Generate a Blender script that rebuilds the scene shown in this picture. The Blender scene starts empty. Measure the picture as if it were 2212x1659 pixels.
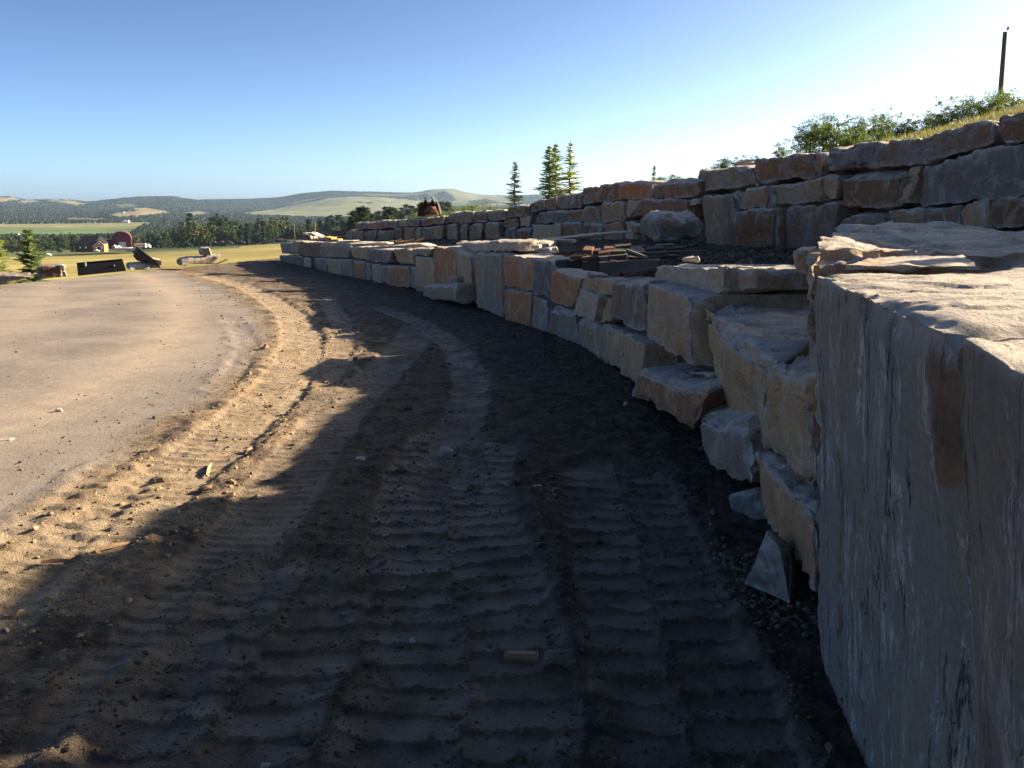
import bpy, math, random
import numpy as np
from mathutils import Vector
R = math.radians
random.seed(7)
rng = np.random.default_rng(11)
scene = bpy.context.scene
COL = scene.collection

# ------------------------------------------------------------------ camera, sky, sun, exposure
CAM_H, PITCH, FPX, CX, CY = 1.65, R(12), 1877.0, 1106.0, 829.5
cam_data = bpy.data.cameras.new("camera")
cam_data.sensor_width = 36.0
cam_data.lens = 36.0 * FPX / 2212.0
cam_data.clip_start = 0.05
cam_data.clip_end = 40000
cam = bpy.data.objects.new("camera", cam_data)
COL.objects.link(cam)
cam.location = (0, 0, CAM_H)
cam.rotation_euler = (R(90) - PITCH, 0, 0)
scene.camera = cam

SUN_AZ, SUN_EL = R(68), R(20.4)
world = bpy.data.worlds.new("World")
scene.world = world
world.use_nodes = True
nt = world.node_tree
nt.nodes.clear()
wo = nt.nodes.new("ShaderNodeOutputWorld")
bg = nt.nodes.new("ShaderNodeBackground")
sky = nt.nodes.new("ShaderNodeTexSky")
sky.sky_type = 'NISHITA'
sky.sun_disc = False
sky.sun_elevation = SUN_EL
sky.sun_rotation = SUN_AZ
sky.altitude = 2000
sky.air_density = 0.4
sky.dust_density = 5.0
sky.ozone_density = 1.0
bg.inputs[1].default_value = 0.06
tint = nt.nodes.new("ShaderNodeMix"); tint.data_type = 'RGBA'; tint.blend_type = 'MULTIPLY'; tint.inputs[0].default_value = 1.0
tint.inputs[7].default_value = (0.665, 0.695, 0.635, 1)          # the camera's white balance
gam = nt.nodes.new("ShaderNodeGamma"); gam.inputs[1].default_value = 1.25      # and its contrast
nt.links.new(sky.outputs[0], gam.inputs[0]); nt.links.new(gam.outputs[0], tint.inputs[6]); nt.links.new(tint.outputs[2], bg.inputs[0])
nt.links.new(bg.outputs[0], wo.inputs[0])

sun_data = bpy.data.lights.new("sun", 'SUN')
sun_data.energy = 3.75
sun_data.angle = R(0.5)
sun_data.color = (1.0, 0.80, 0.56)
sun = bpy.data.objects.new("sun", sun_data)
COL.objects.link(sun)
SUN_DIR = Vector((math.sin(SUN_AZ) * math.cos(SUN_EL), math.cos(SUN_AZ) * math.cos(SUN_EL), math.sin(SUN_EL)))
sun.rotation_euler = SUN_DIR.to_track_quat('Z', 'Y').to_euler()
sun.location = (20, 10, 30)

scene.view_settings.view_transform = 'Standard'
scene.view_settings.look = 'None'
scene.view_settings.exposure = 2.38
scene.view_settings.gamma = 1.0
scene.view_settings.use_curve_mapping = False
scene.render.engine = 'CYCLES'
scene.cycles.max_bounces = 6
scene.cycles.volume_bounces = 0
scene.cycles.sample_clamp_indirect = 4.0

# ------------------------------------------------------------------ pixel rays -> places in the world (for measuring)
cP, sP = math.cos(PITCH), math.sin(PITCH)
def ray(x, y):
    u = (x - CX) / FPX; v = (CY - y) / FPX
    return np.array([u, cP + v * sP, -sP + v * cP])
def at(x, y, Y):
    d = ray(x, y)
    return d * (Y / d[1]) + np.array([0, 0, CAM_H])
def zslope(Y):
    return -0.03 * np.maximum(0.0, np.asarray(Y, float) - 10)
def on_ground(x, y, extra=0.0):
    d = ray(x, y)
    Y = 5.0
    for _ in range(40):
        z = float(zslope(Y)) + extra
        Y = 0.5 * Y + 0.5 * (z - CAM_H) / d[2] * d[1]
    return d * (Y / d[1]) + np.array([0, 0, CAM_H])
def on_z(x, y, z):
    d = ray(x, y)
    return d * ((z - CAM_H) / d[2]) + np.array([0, 0, CAM_H])

# ------------------------------------------------------------------ noise
_prm = rng.permutation(256); PERM = np.concatenate([_prm, _prm, _prm])
_g = rng.normal(size=(256, 3)); GRAD = _g / np.linalg.norm(_g, axis=1)[:, None]
def pn(p, seed=0):
    p = np.asarray(p, float) + seed * 17.31
    i = np.floor(p).astype(np.int64); f = p - i
    w = f * f * f * (f * (f * 6 - 15) + 10)
    i &= 255
    def corner(a, b, c):
        h = PERM[PERM[PERM[(i[:, 0] + a) & 255] + ((i[:, 1] + b) & 255)] + ((i[:, 2] + c) & 255)]
        g = GRAD[h]
        return g[:, 0] * (f[:, 0] - a) + g[:, 1] * (f[:, 1] - b) + g[:, 2] * (f[:, 2] - c)
    x0 = corner(0,0,0) * (1 - w[:, 0]) + corner(1,0,0) * w[:, 0]
    x1 = corner(0,1,0) * (1 - w[:, 0]) + corner(1,1,0) * w[:, 0]
    x2 = corner(0,0,1) * (1 - w[:, 0]) + corner(1,0,1) * w[:, 0]
    x3 = corner(0,1,1) * (1 - w[:, 0]) + corner(1,1,1) * w[:, 0]
    return (x0 * (1 - w[:, 1]) + x1 * w[:, 1]) * (1 - w[:, 2]) + (x2 * (1 - w[:, 1]) + x3 * w[:, 1]) * w[:, 2]
def fbm(p, oct=4, seed=0, gain=0.5):
    a, s, t = 1.0, np.zeros(len(p)), np.asarray(p, float)
    for o in range(oct):
        s += a * pn(t, seed + o); t = t * 2.03; a *= gain
    return s
def sstep(a, b, x):
    t = np.clip((x - a) / (b - a), 0, 1)
    return t * t * (3 - 2 * t)
def col3(x, y, z=0.0):
    return np.stack([x, y, np.full_like(x, z)], 1)

# ------------------------------------------------------------------ mesh helpers
def mesh_data(name, verts, faces, mats, smooth=False, fmat=None):
    verts = np.asarray(verts, np.float32)
    me = bpy.data.meshes.new(name)
    if isinstance(faces, np.ndarray):
        k = faces.shape[1]
        me.vertices.add(len(verts)); me.vertices.foreach_set("co", verts.ravel())
        me.loops.add(faces.size); me.loops.foreach_set("vertex_index", faces.astype(np.int32).ravel())
        me.polygons.add(len(faces))
        me.polygons.foreach_set("loop_start", np.arange(0, faces.size, k, dtype=np.int32))
        me.polygons.foreach_set("loop_total", np.full(len(faces), k, np.int32))
        me.update(calc_edges=True)
    else:
        me.from_pydata(verts.tolist(), [], faces)
        me.update()
    for m in (mats if isinstance(mats, (list, tuple)) else [mats]):
        me.materials.append(m)
    me.polygons.foreach_set("use_smooth", np.full(len(me.polygons), smooth, bool))
    if fmat is not None:
        me.polygons.foreach_set("material_index", np.asarray(fmat, np.int32))
    me.validate()
    return me
def link(name, data, parent=None, loc=(0, 0, 0)):
    o = bpy.data.objects.new(name, data)
    COL.objects.link(o)
    o.location = loc
    if parent is not None:
        o.parent = parent
    return o
def put(name, verts, faces, mats, parent=None, smooth=False, fmat=None, origin=None):
    """mesh from world coordinates; its origin is set at the bottom middle of the shape"""
    v = np.asarray(verts, float)
    if origin is None:
        origin = np.array([v[:, 0].mean(), v[:, 1].mean(), v[:, 2].min()])
    base = np.array(parent.location) if parent is not None else np.zeros(3)
    me = mesh_data(name, v - origin, faces, mats, smooth, fmat)
    return link(name, me, parent, tuple(np.asarray(origin) - base))
def attr(me, name, vals):
    a = me.attributes.new(name, 'FLOAT_COLOR', 'POINT')
    v = np.ones((len(me.vertices), 4), np.float32)
    vals = np.asarray(vals)
    v[:, :vals.shape[1]] = vals
    a.data.foreach_set("color", v.ravel())
def thing(name, label, cat, loc=(0, 0, 0), rz=0.0, group=None):
    o = link(name, None, None, tuple(loc)); o.rotation_euler = (0, 0, rz)
    return tag(o, label, cat, group)
def tag(o, label, cat, group=None):
    o['label'] = label; o['category'] = cat
    if group: o['group'] = group
    return o
def structure(o): o['kind'] = 'structure'; return o
def stuff(o): o['kind'] = 'stuff'; return o
def grid_faces(nr, nc):
    i = np.arange(nr - 1)[:, None] * nc + np.arange(nc - 1)[None, :]
    return np.stack([i, i + 1, i + nc + 1, i + nc], -1).reshape(-1, 4)
class MB:
    def __init__(s): s.v = []; s.f = []; s.m = []
    def add(s, v, f, m=0):
        n = len(s.v); s.v += [tuple(p) for p in v]; s.f += [tuple(i + n for i in q) for q in f]; s.m += [m] * len(f)
    def box(s, c, d, rz=0.0, m=0, ry=0.0, rx=0.0, taper=1.0):
        cx, cy, cz = c; hx, hy, hz = d[0] / 2, d[1] / 2, d[2] / 2
        from mathutils import Euler
        M = Euler((rx, ry, rz)).to_matrix(); v = []
        for z in (-hz, hz):
            k = taper if z > 0 else 1.0
            for x, y in ((-hx, -hy), (hx, -hy), (hx, hy), (-hx, hy)):
                p = M @ Vector((x * k, y * k, z)); v.append((p.x + cx, p.y + cy, p.z + cz))
        s.add(v, [(0,3,2,1),(4,5,6,7),(0,1,5,4),(1,2,6,5),(2,3,7,6),(3,0,4,7)], m)
    def tube(s, pts, rad, n=6, m=0):
        pts = [Vector(p) for p in pts]; v = []; f = []
        for i, p in enumerate(pts):
            d = (pts[min(i + 1, len(pts) - 1)] - pts[max(i - 1, 0)]).normalized()
            a = d.orthogonal().normalized(); b = d.cross(a)
            r = rad[i] if hasattr(rad, '__len__') else rad
            for k in range(n):
                t = 2 * math.pi * k / n; v.append(p + (a * math.cos(t) + b * math.sin(t)) * r)
        for i in range(len(pts) - 1):
            for k in range(n):
                k2 = (k + 1) % n
                f.append((i * n + k, i * n + k2, (i + 1) * n + k2, (i + 1) * n + k))
        f.append(tuple(range(n))[::-1]); f.append(tuple((len(pts) - 1) * n + k for k in range(n)))
        s.add(v, f, m)
    def prism(s, poly, vec, m=0):
        n = len(poly); v = [tuple(p) for p in poly] + [tuple(np.asarray(p) + np.asarray(vec)) for p in poly]
        f = [tuple(range(n)), tuple(range(2 * n - 1, n - 1, -1))] + [(i, i + n, (i + 1) % n + n, (i + 1) % n) for i in range(n)]
        s.add(v, f, m)
    def put(s, name, mats, parent=None, smooth=False, origin=None):
        return put(name, s.v, s.f, mats, parent, smooth, s.m, origin)
    def data(s, name, mats, smooth=False): return mesh_data(name, s.v, s.f, mats, smooth, s.m)

# ------------------------------------------------------------------ materials
class NT:
    def __init__(s, name, rough=0.9, spec=0.3):
        s.m = bpy.data.materials.new(name); s.m.use_nodes = True
        s.t = s.m.node_tree; s.b = s.t.nodes['Principled BSDF']
        s.b.inputs['Roughness'].default_value = rough
        s.b.inputs['Specular IOR Level'].default_value = spec
    def n(s, typ, **kw):
        q = s.t.nodes.new(typ)
        for k, v in kw.items():
            if k[0] == '_': setattr(q, k[1:], v)
            else:
                key = int(k[1:]) if k[0] == 'i' and k[1:].isdigit() else k.replace('_', ' ')
                if hasattr(v, 'bl_idname') or isinstance(v, bpy.types.NodeSocket): s.t.links.new(v, q.inputs[key])
                else: q.inputs[key].default_value = v
        return q
    def link(s, a, b): s.t.links.new(a, b)
    def noise(s, vec, scale, detail=4, rough=0.55, dist=0.0):
        q = s.n('ShaderNodeTexNoise', Scale=scale, Detail=detail, Roughness=rough, Distortion=dist)
        if vec is not None: s.link(vec, q.inputs['Vector'])
        return q.outputs['Fac']
    def ramp(s, fac, a, b, c0=(0,0,0,1), c1=(1,1,1,1)):
        if a > b: a, b, c0, c1 = b, a, c1, c0
        q = s.n('ShaderNodeValToRGB'); e = q.color_ramp.elements
        e[0].position = a; e[1].position = b; e[0].color = c0; e[1].color = c1
        s.link(fac, q.inputs[0]); return q.outputs[0]
    def mix(s, fac, a, b, mode='MIX'):
        q = s.t.nodes.new('ShaderNodeMix'); q.data_type = 'RGBA'; q.blend_type = mode
        for k, v in ((0, fac), (6, a), (7, b)):
            if isinstance(v, bpy.types.NodeSocket): s.link(v, q.inputs[k])
            else: q.inputs[k].default_value = v if k == 0 or len(v) == 4 else (*v, 1)
        return q.outputs[2]
    def math(s, op, a, b=0.5, clamp=False):
        q = s.t.nodes.new('ShaderNodeMath'); q.operation = op; q.use_clamp = clamp
        for k, v in ((0, a), (1, b)):
            if isinstance(v, bpy.types.NodeSocket): s.link(v, q.inputs[k])
            else: q.inputs[k].default_value = v
        return q.outputs[0]
    def mapping(s, vec, scale=(1,1,1), rot=(0,0,0), loc=None):
        q = s.t.nodes.new('ShaderNodeMapping'); s.link(vec, q.inputs[0])
        q.inputs['Scale'].default_value = scale; q.inputs['Rotation'].default_value = rot
        if loc is not None:
            s.link(loc, q.inputs['Location'])
        return q.outputs[0]
    def bump(s, h, strength=0.5, dist=0.02):
        q = s.n('ShaderNodeBump', Strength=strength, Distance=dist); s.link(h, q.inputs['Height'])
        s.link(q.outputs[0], s.b.inputs['Normal'])
    def color(s, c): 
        if isinstance(c, bpy.types.NodeSocket): s.link(c, s.b.inputs['Base Color'])
        else: s.b.inputs['Base Color'].default_value = (*c, 1)

def simple(name, c, rough=0.8, var=0.25, scale=6.0, bump=0.0, metal=0.0, spec=0.3):
    k = NT(name, rough, spec)
    tc = k.n('ShaderNodeTexCoord')
    f = k.noise(tc.outputs['Object'], scale, 5, 0.6)
    a = tuple(x * (1 - var) for x in c); b = tuple(min(1, x * (1 + var)) for x in c)
    k.color(k.mix(f, a, b))
    k.b.inputs['Metallic'].default_value = metal
    if bump: k.bump(f, bump, 0.02)
    return k.m

def mat_stone(name, streaky):
    k = NT(name, 0.9, 0.2)
    tc = k.n('ShaderNodeTexCoord'); oi = k.n('ShaderNodeObjectInfo')
    off = k.n('ShaderNodeVectorMath', _operation='SCALE'); off.inputs[0].default_value = (37, 59, 23)
    k.link(oi.outputs['Random'], off.inputs['Scale'])
    P = k.mapping(tc.outputs['Object'], (1, 1, 1), (0, 0, 0), off.outputs[0])
    if streaky == 1: st = k.mapping(P, (9, 9, 0.45))
    elif streaky == 2: st = k.mapping(P, (1.0, 1.0, 7.0))
    else: st = k.mapping(P, (3.2, 3.2, 1.1), (0.15, 0.1, 0))
    big = k.noise(P, 1.7, 5, 0.62, 0.5)
    big2 = k.noise(k.mapping(P, (1, 1, 1), (1, 2, .5)), 2.6, 6, 0.66, 0.9)
    mid = k.noise(P, 5.0, 7, 0.68, 0.5)
    fine = k.noise(P, 38, 6, 0.75)
    streak = k.noise(st, 2.2, 8, 0.68, 0.25)
    base = oi.outputs['Color']
    rust = k.mix(0.6, base, (0.38, 0.16, 0.05, 1)); tan = k.mix(0.42, base, (0.66, 0.52, 0.34, 1)); dark = k.mix(0.75, base, (0.09, 0.075, 0.065, 1))
    S = 0.25 if streaky == 1 else 1.0
    c = k.mix(k.math('MULTIPLY', k.ramp(big, 0.565, 0.58), 0.55 * S), base, k.mix(0.5, base, (0.34, 0.33, 0.33, 1)))
    c = k.mix(k.math('MULTIPLY', k.ramp(big2, 0.57, 0.595), 0.70 * S), c, rust)
    c = k.mix(k.math('MULTIPLY', k.ramp(big2, 0.43, 0.40), 0.60 * S), c, tan)
    c = k.mix(k.math('MULTIPLY', k.ramp(mid, 0.56, 0.70), 0.45), c, k.mix(0.6, c, tan))
    c = k.mix(k.math('MULTIPLY', k.ramp(mid, 0.42, 0.30), 0.5 if streaky != 1 else 0.15), c, dark)
    c = k.mix(k.math('MULTIPLY', k.ramp(streak, 0.54, 0.68), 0.35), c, k.mix(.6, base, (0.58, 0.50, 0.40, 1)) if streaky != 1 else (0.38, 0.365, 0.345, 1))
    c = k.mix(k.math('MULTIPLY', k.ramp(streak, 0.43, 0.32), 0.42 if streaky != 1 else 0.22), c, dark)
    # pale chips and scuffs
    sc = k.noise(k.mapping(P, (9, 9, 2.6)), 1.9, 9, 0.78, 0.4)
    c = k.mix(k.math('MULTIPLY', k.ramp(sc, 0.625, 0.655) if streaky != 1 else k.ramp(sc, 0.65, 0.68), 0.6), c, (0.52, 0.48, 0.45, 1))
    c = k.mix(k.math('MULTIPLY', k.ramp(fine, 0.50, 0.38), 0.6), c, k.mix(0.7, c, dark))
    c = k.mix(k.math('MULTIPLY', k.ramp(fine, 0.58, 0.68), 0.35), c, k.mix(0.6, c, (0.8, 0.72, 0.62, 1)))
    hair = k.math('ABSOLUTE', k.math('SUBTRACT', k.noise(k.mapping(P, (1.4, 1.4, 2.2)), 1.8, 6, 0.65, 1.0), 0.5))
    c = k.mix(k.math('MULTIPLY', k.ramp(hair, 0.008, 0.002), 0.6 if streaky != 1 else 0.0), c, k.mix(0.8, c, (0.02, 0.017, 0.014, 1)))
    if streaky == 1:
        cr = k.noise(k.mapping(P, (3.6, 3.6, .22)), 1.3, 7, 0.6, 0.1)
        cl_ = k.math('ABSOLUTE', k.math('SUBTRACT', cr, 0.5))
        c = k.mix(k.math('MULTIPLY', k.ramp(cl_, 0.010, 0.003), 0.85), c, (0.025, 0.02, 0.018, 1))
        w1 = k.noise(k.mapping(P, (6.5, 6.5, .6)), 1.6, 9, 0.75, 0.15); w2 = k.noise(k.mapping(P, (1, 1, .6)), 5.5, 5, 0.7)
        c = k.mix(k.math('MULTIPLY', k.ramp(k.math('ABSOLUTE', k.math('SUBTRACT', w1, 0.53)), 0.022, 0.006), k.math('MULTIPLY', k.ramp(w2, 0.47, 0.54), 0.9)), c, (0.62, 0.59, 0.57, 1))
        w3 = k.noise(k.mapping(P, (14, 14, 2.2)), 2.0, 8, 0.8, 0.3)
        c = k.mix(k.math('MULTIPLY', k.ramp(w3, 0.595, 0.63), k.math('MULTIPLY', k.ramp(w2, 0.46, 0.56), 0.85)), c, (0.56, 0.54, 0.53, 1))
        bn = k.noise(k.mapping(P, (2.2, 2.2, .25)), 1.6, 4, 0.6)
        c = k.mix(k.math('MULTIPLY', k.ramp(bn, 0.52, 0.60), 0.40), c, (0.30, 0.225, 0.15, 1))
    at_ = k.n('ShaderNodeAttribute', _attribute_name='bed')      # R = split bed, G = chipped arris, B = iron stain, browner near panel
    sep = k.n('ShaderNodeSeparateColor'); k.link(at_.outputs['Color'], sep.inputs[0])
    c = k.mix(k.math('MULTIPLY', sep.outputs[2], 0.85), c, k.mix(k.ramp(mid, .4, .6), (0.13, 0.08, 0.05, 1), (0.26, 0.14, 0.075, 1)))
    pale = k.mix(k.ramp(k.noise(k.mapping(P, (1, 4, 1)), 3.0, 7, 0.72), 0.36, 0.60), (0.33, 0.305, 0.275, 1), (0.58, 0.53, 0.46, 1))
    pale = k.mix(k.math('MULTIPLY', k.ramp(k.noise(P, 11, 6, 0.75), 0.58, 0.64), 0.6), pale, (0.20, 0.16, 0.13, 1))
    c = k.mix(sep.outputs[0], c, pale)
    c = k.mix(k.math('MULTIPLY', sep.outputs[1], 0.75), c, (0.47, 0.44, 0.41, 1))
    k.color(c)
    h = k.math('ADD', k.math('MULTIPLY', streak, 0.7), k.math('ADD', k.math('MULTIPLY', mid, 0.9), k.math('MULTIPLY', fine, 0.35)))
    k.bump(h, 1.0, 0.045)
    return k.m

def mat_ground():
    k = NT("site_soil", 0.93, 0.2)
    tc = k.n('ShaderNodeTexCoord'); P = tc.outputs['Object']
    a = k.n('ShaderNodeAttribute', _attribute_name='mask'); sep = k.n('ShaderNodeSeparateColor'); k.link(a.outputs['Color'], sep.inputs[0])
    pad, dry, comp = sep.outputs[0], sep.outputs[1], sep.outputs[2]
    n1 = k.noise(P, 0.7, 5, 0.6, 0.6); n2 = k.noise(P, 6, 7, 0.7, 0.3); n3 = k.noise(P, 60, 5, 0.75); n4 = k.noise(P, 190, 3, 0.7)
    soil = k.mix(k.ramp(n2, 0.38, 0.62), (0.050, 0.039, 0.031, 1), (0.155, 0.120, 0.088, 1))
    tan = k.mix(k.ramp(n2, 0.36, 0.62), (0.15, 0.112, 0.074, 1), (0.335, 0.258, 0.168, 1))
    cmp_ = k.mix(k.ramp(n2, 0.3, 0.7), (0.15, 0.127, 0.105, 1), (0.30, 0.255, 0.205, 1))
    padc = k.mix(k.ramp(n1, 0.38, 0.62), (0.185, 0.16, 0.137, 1), (0.285, 0.242, 0.20, 1))
    padc = k.mix(k.math('MULTIPLY', k.ramp(n2, 0.5, 0.75), 0.35), padc, (0.36, 0.295, 0.22, 1))
    c = k.mix(dry, soil, tan)
    c = k.mix(k.math('MULTIPLY', comp, 0.9), c, k.mix(dry, cmp_, (0.375, 0.295, 0.195, 1)))
    padc = k.mix(k.math('MULTIPLY', comp, 0.75), padc, (0.39, 0.315, 0.23, 1))
    padc = k.mix(k.math('MULTIPLY', k.ramp(n3, 0.55, 0.40), 0.22), padc, (0.12, 0.10, 0.08, 1))
    padc = k.mix(1.0, padc, (0.95, 0.98, 1.03, 1), 'MULTIPLY')
    c = k.mix(pad, c, padc)
    # grit and little stones
    c = k.mix(k.math('MULTIPLY', k.ramp(n3, 0.63, 0.70), 0.5), c, (0.33, 0.29, 0.25, 1))
    c = k.mix(k.math('MULTIPLY', k.ramp(n4, 0.44, 0.34), 0.6), c, k.mix(0.6, c, (0.02, 0.017, 0.014, 1)))
    k.color(c)
    rg_ = k.math('SUBTRACT', 0.93, k.math('MULTIPLY', k.math('MULTIPLY', comp, k.math('SUBTRACT', 1.0, pad)), 0.33)); k.link(rg_, k.b.inputs['Roughness'])
    inv = k.math('SUBTRACT', 1.0, k.math('MULTIPLY', pad, 0.75))
    h = k.math('MULTIPLY', inv, k.math('ADD', k.math('MULTIPLY', n2, 1.0), k.math('ADD', k.math('MULTIPLY', n3, 0.45), k.math('MULTIPLY', n4, 0.15))))
    k.bump(h, 1.0, 0.045)
    return k.m
def mat_vcol(name, detail=0.35, scale=0.4, rough=0.95, bump=0.0, aniso=(1,1,1)):
    k = NT(name, rough, 0.15)
    tc = k.n('ShaderNodeTexCoord')
    a = k.n('ShaderNodeAttribute', _attribute_name='land')
    P = k.mapping(tc.outputs['Object'], aniso)
    f = k.ramp(k.noise(P, scale, 8, 0.7), 0.35, 0.65)
    c = k.mix(f, k.mix(1.0, a.outputs['Color'], (1 - detail, 1 - detail, 1 - detail, 1), 'MULTIPLY'), k.mix(1.0, a.outputs['Color'], (1 + detail, 1 + detail, 1 + detail, 1), 'MULTIPLY'))
    k.color(c)
    if bump: k.bump(f, bump, 1.0)
    return k.m
def mat_leaf(name, c, trans=0.35, var=0.35):
    k = NT(name, 0.6, 0.25)
    g = k.n('ShaderNodeNewGeometry'); oi = k.n('ShaderNodeObjectInfo')
    r = g.outputs['Random Per Island']
    a = tuple(x * (1 - var) for x in c); b = (min(1, c[0] * (1 + var * 1.4)), min(1, c[1] * (1 + var)), c[2])
    colr = k.mix(r, a, b)
    colr = k.mix(k.math('MULTIPLY', oi.outputs['Random'], 0.35), colr, tuple(x * 0.6 for x in c))
    k.color(colr)
    tr = k.n('ShaderNodeBsdfTranslucent'); k.link(colr, tr.inputs[0])
    mx = k.n('ShaderNodeMixShader'); mx.inputs[0].default_value = trans
    k.link(k.b.outputs[0], mx.inputs[1]); k.link(tr.outputs[0], mx.inputs[2])
    k.link(mx.outputs[0], k.t.nodes['Material Output'].inputs[0])
    return k.m
def mat_wood(name, c, scale=3.0):
    k = NT(name, 0.85, 0.2)
    tc = k.n('ShaderNodeTexCoord'); oi = k.n('ShaderNodeObjectInfo')
    P = k.mapping(tc.outputs['Object'], (1.2, 9, 9))
    f = k.noise(P, scale, 6, 0.7, 0.3)
    base = k.mix(1.0, oi.outputs['Color'], (*c, 1), 'MULTIPLY')
    k.color(k.mix(k.ramp(f, 0.3, 0.7), k.mix(0.6, base, (0.02, 0.015, 0.012, 1)), base))
    k.bump(f, 0.5, 0.01)
    return k.m
M_STONE = mat_stone("quarried_stone", 0); M_STREAK = mat_stone("streaked_stone", 1); M_LAYER = mat_stone("layered_stone", 2)
M_GROUND = mat_ground()
M_FIELD = mat_vcol("field_and_forest_land", 0.30, 0.012)
M_TURF = mat_vcol("bank_turf", 0.4, 3.0, bump=0.6)
M_BARK = simple("bark", (0.11, 0.085, 0.065), 0.9, 0.4, 12)
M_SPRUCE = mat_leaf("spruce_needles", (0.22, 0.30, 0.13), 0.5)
M_SPRUCE_SUN = mat_leaf("sunlit_spruce_needles", (0.34, 0.40, 0.15), 0.5)  # lit copy of the needles, sunlight put into a paler colour
M_ASPEN = mat_leaf("aspen_leaves", (0.12, 0.18, 0.045), 0.45)
M_FARLEAF = mat_leaf("far_leaves", (0.055, 0.095, 0.030), 0.3)
M_FARCON = mat_leaf("far_needles", (0.045, 0.072, 0.038), 0.25)
M_WOOD = mat_wood("sawn_wood", (1, 1, 1))
M_PEBBLE = mat_leaf("pebble_stone", (0.105, 0.098, 0.092), 0.0, 0.6)
M_RUBBLE = mat_leaf("grey_rubble", (0.085, 0.085, 0.09), 0.0, 0.6)
M_CLOD = mat_leaf("soil_clod", (0.075, 0.06, 0.047), 0.0, 0.35)
M_DRYCLOD = mat_leaf("dry_soil_clod", (0.23, 0.17, 0.11), 0.0, 0.35)

# ------------------------------------------------------------------ ground near the camera
def poly_dist(x, y, pts, closed=False):
    """nearest distance, along-length, signed lateral offset (left of travel negative)"""
    pts = np.asarray(pts, float)
    best = np.full(x.shape, 1e9); S = np.zeros_like(x); L = np.zeros_like(x); s0 = 0.0
    for i in range(len(pts) - 1):
        a, b = pts[i], pts[i + 1]; d = b - a; n = np.hypot(*d); u = d / n
        t = (x - a[0]) * u[0] + (y - a[1]) * u[1]
        lat = (x - a[0]) * u[1] - (y - a[1]) * u[0]
        tc = np.clip(t, 0 , n )
        dist = np.hypot(t - tc, lat)
        m = dist < best
        best = np.where(m, dist, best); S = np.where(m, s0 + tc, S); L = np.where(m, np.sign(lat) * dist, L)
        s0 += n
    return best, S, L
def smooth_poly(pts, n=5):
    p = np.asarray(pts, float)
    for _ in range(n):
        q = np.empty((2 * len(p), 2)); q[0] = p[0]; q[-1] = p[-1]
        q[1:-1:2] = 0.75 * p[:-1] + 0.25 * p[1:]; q[2:-1:2] = 0.25 * p[:-1] + 0.75 * p[1:]
        p = q
        if len(p) > 60: break
    return p
def gpts(lst): return smooth_poly([on_ground(*q)[:2] for q in lst], 2)
PADB = gpts([(330,580),(400,596),(480,625),(545,672),(572,720),(530,780),(440,850),(330,920),(250,962),(100,1078),(0,1145),(-300,1300),(-900,1560)])
TRK = [  # polyline, half width, lug spacing, depth, lug height, seam, comp, phase
    (gpts([(820,660),(905,690),(975,735),(1015,790),(1018,850),(1000,910),(980,960),(960,1040)]), 0.20, 0.055, 0.022, 0.010, 0, 1.0),
    (gpts([(1000,940),(960,1040),(960,1150),(1000,1300),(1010,1450),(960,1659),(900,1900)]), 0.42, 0.165, 0.026, 0.022, 1, 0.95),
    (gpts([(1330,1010),(1360,1120),(1400,1250),(1440,1400),(1490,1560),(1530,1800)]), 0.36, 0.175, 0.028, 0.024, 1, 0.9),
    (gpts([(905,700),(880,745),(830,790),(760,850),(700,920),(640,1000),(560,1120),(400,1300),(200,1560)]), 0.26, 0.10, 0.018, 0.010, 0, 0.7),
    (gpts([(420,588),(520,610),(600,650),(650,700),(655,760),(600,840),(470,950),(300,1080),(120,1200),(-60,1330)]), 0.28, 0.12, 0.020, 0.012, 0, 0.9),
    (gpts([(700,640),(740,690),(740,760),(700,820),(640,870)]), 0.18, 0.07, 0.012, 0.010, 0, 0.7),
    (gpts([(640,1250),(560,1400),(420,1600),(300,1800)]), 0.38, 0.18, 0.020, 0.018, 1, 0.8),
    (gpts([(500,690),(540,740),(520,790),(470,840)]), 0.14, 0.06, 0.008, 0.008, 0, 0.3),
    (gpts([(260,1020),(200,1080),(60,1190),(-60,1290)]), 0.24, 0.19, 0.016, 0.020, 0, 0.6),
]
EDGE_Y = [-12, 6, 12, 17, 20, 25, 28.4, 33, 37, 45, 60]
EDGE_X = [-40, -26, -19, -14.6, -12.1, -11.3, -11.3, -10.9, -10.6, -9.6, -8]
BAR = [None]
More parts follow.
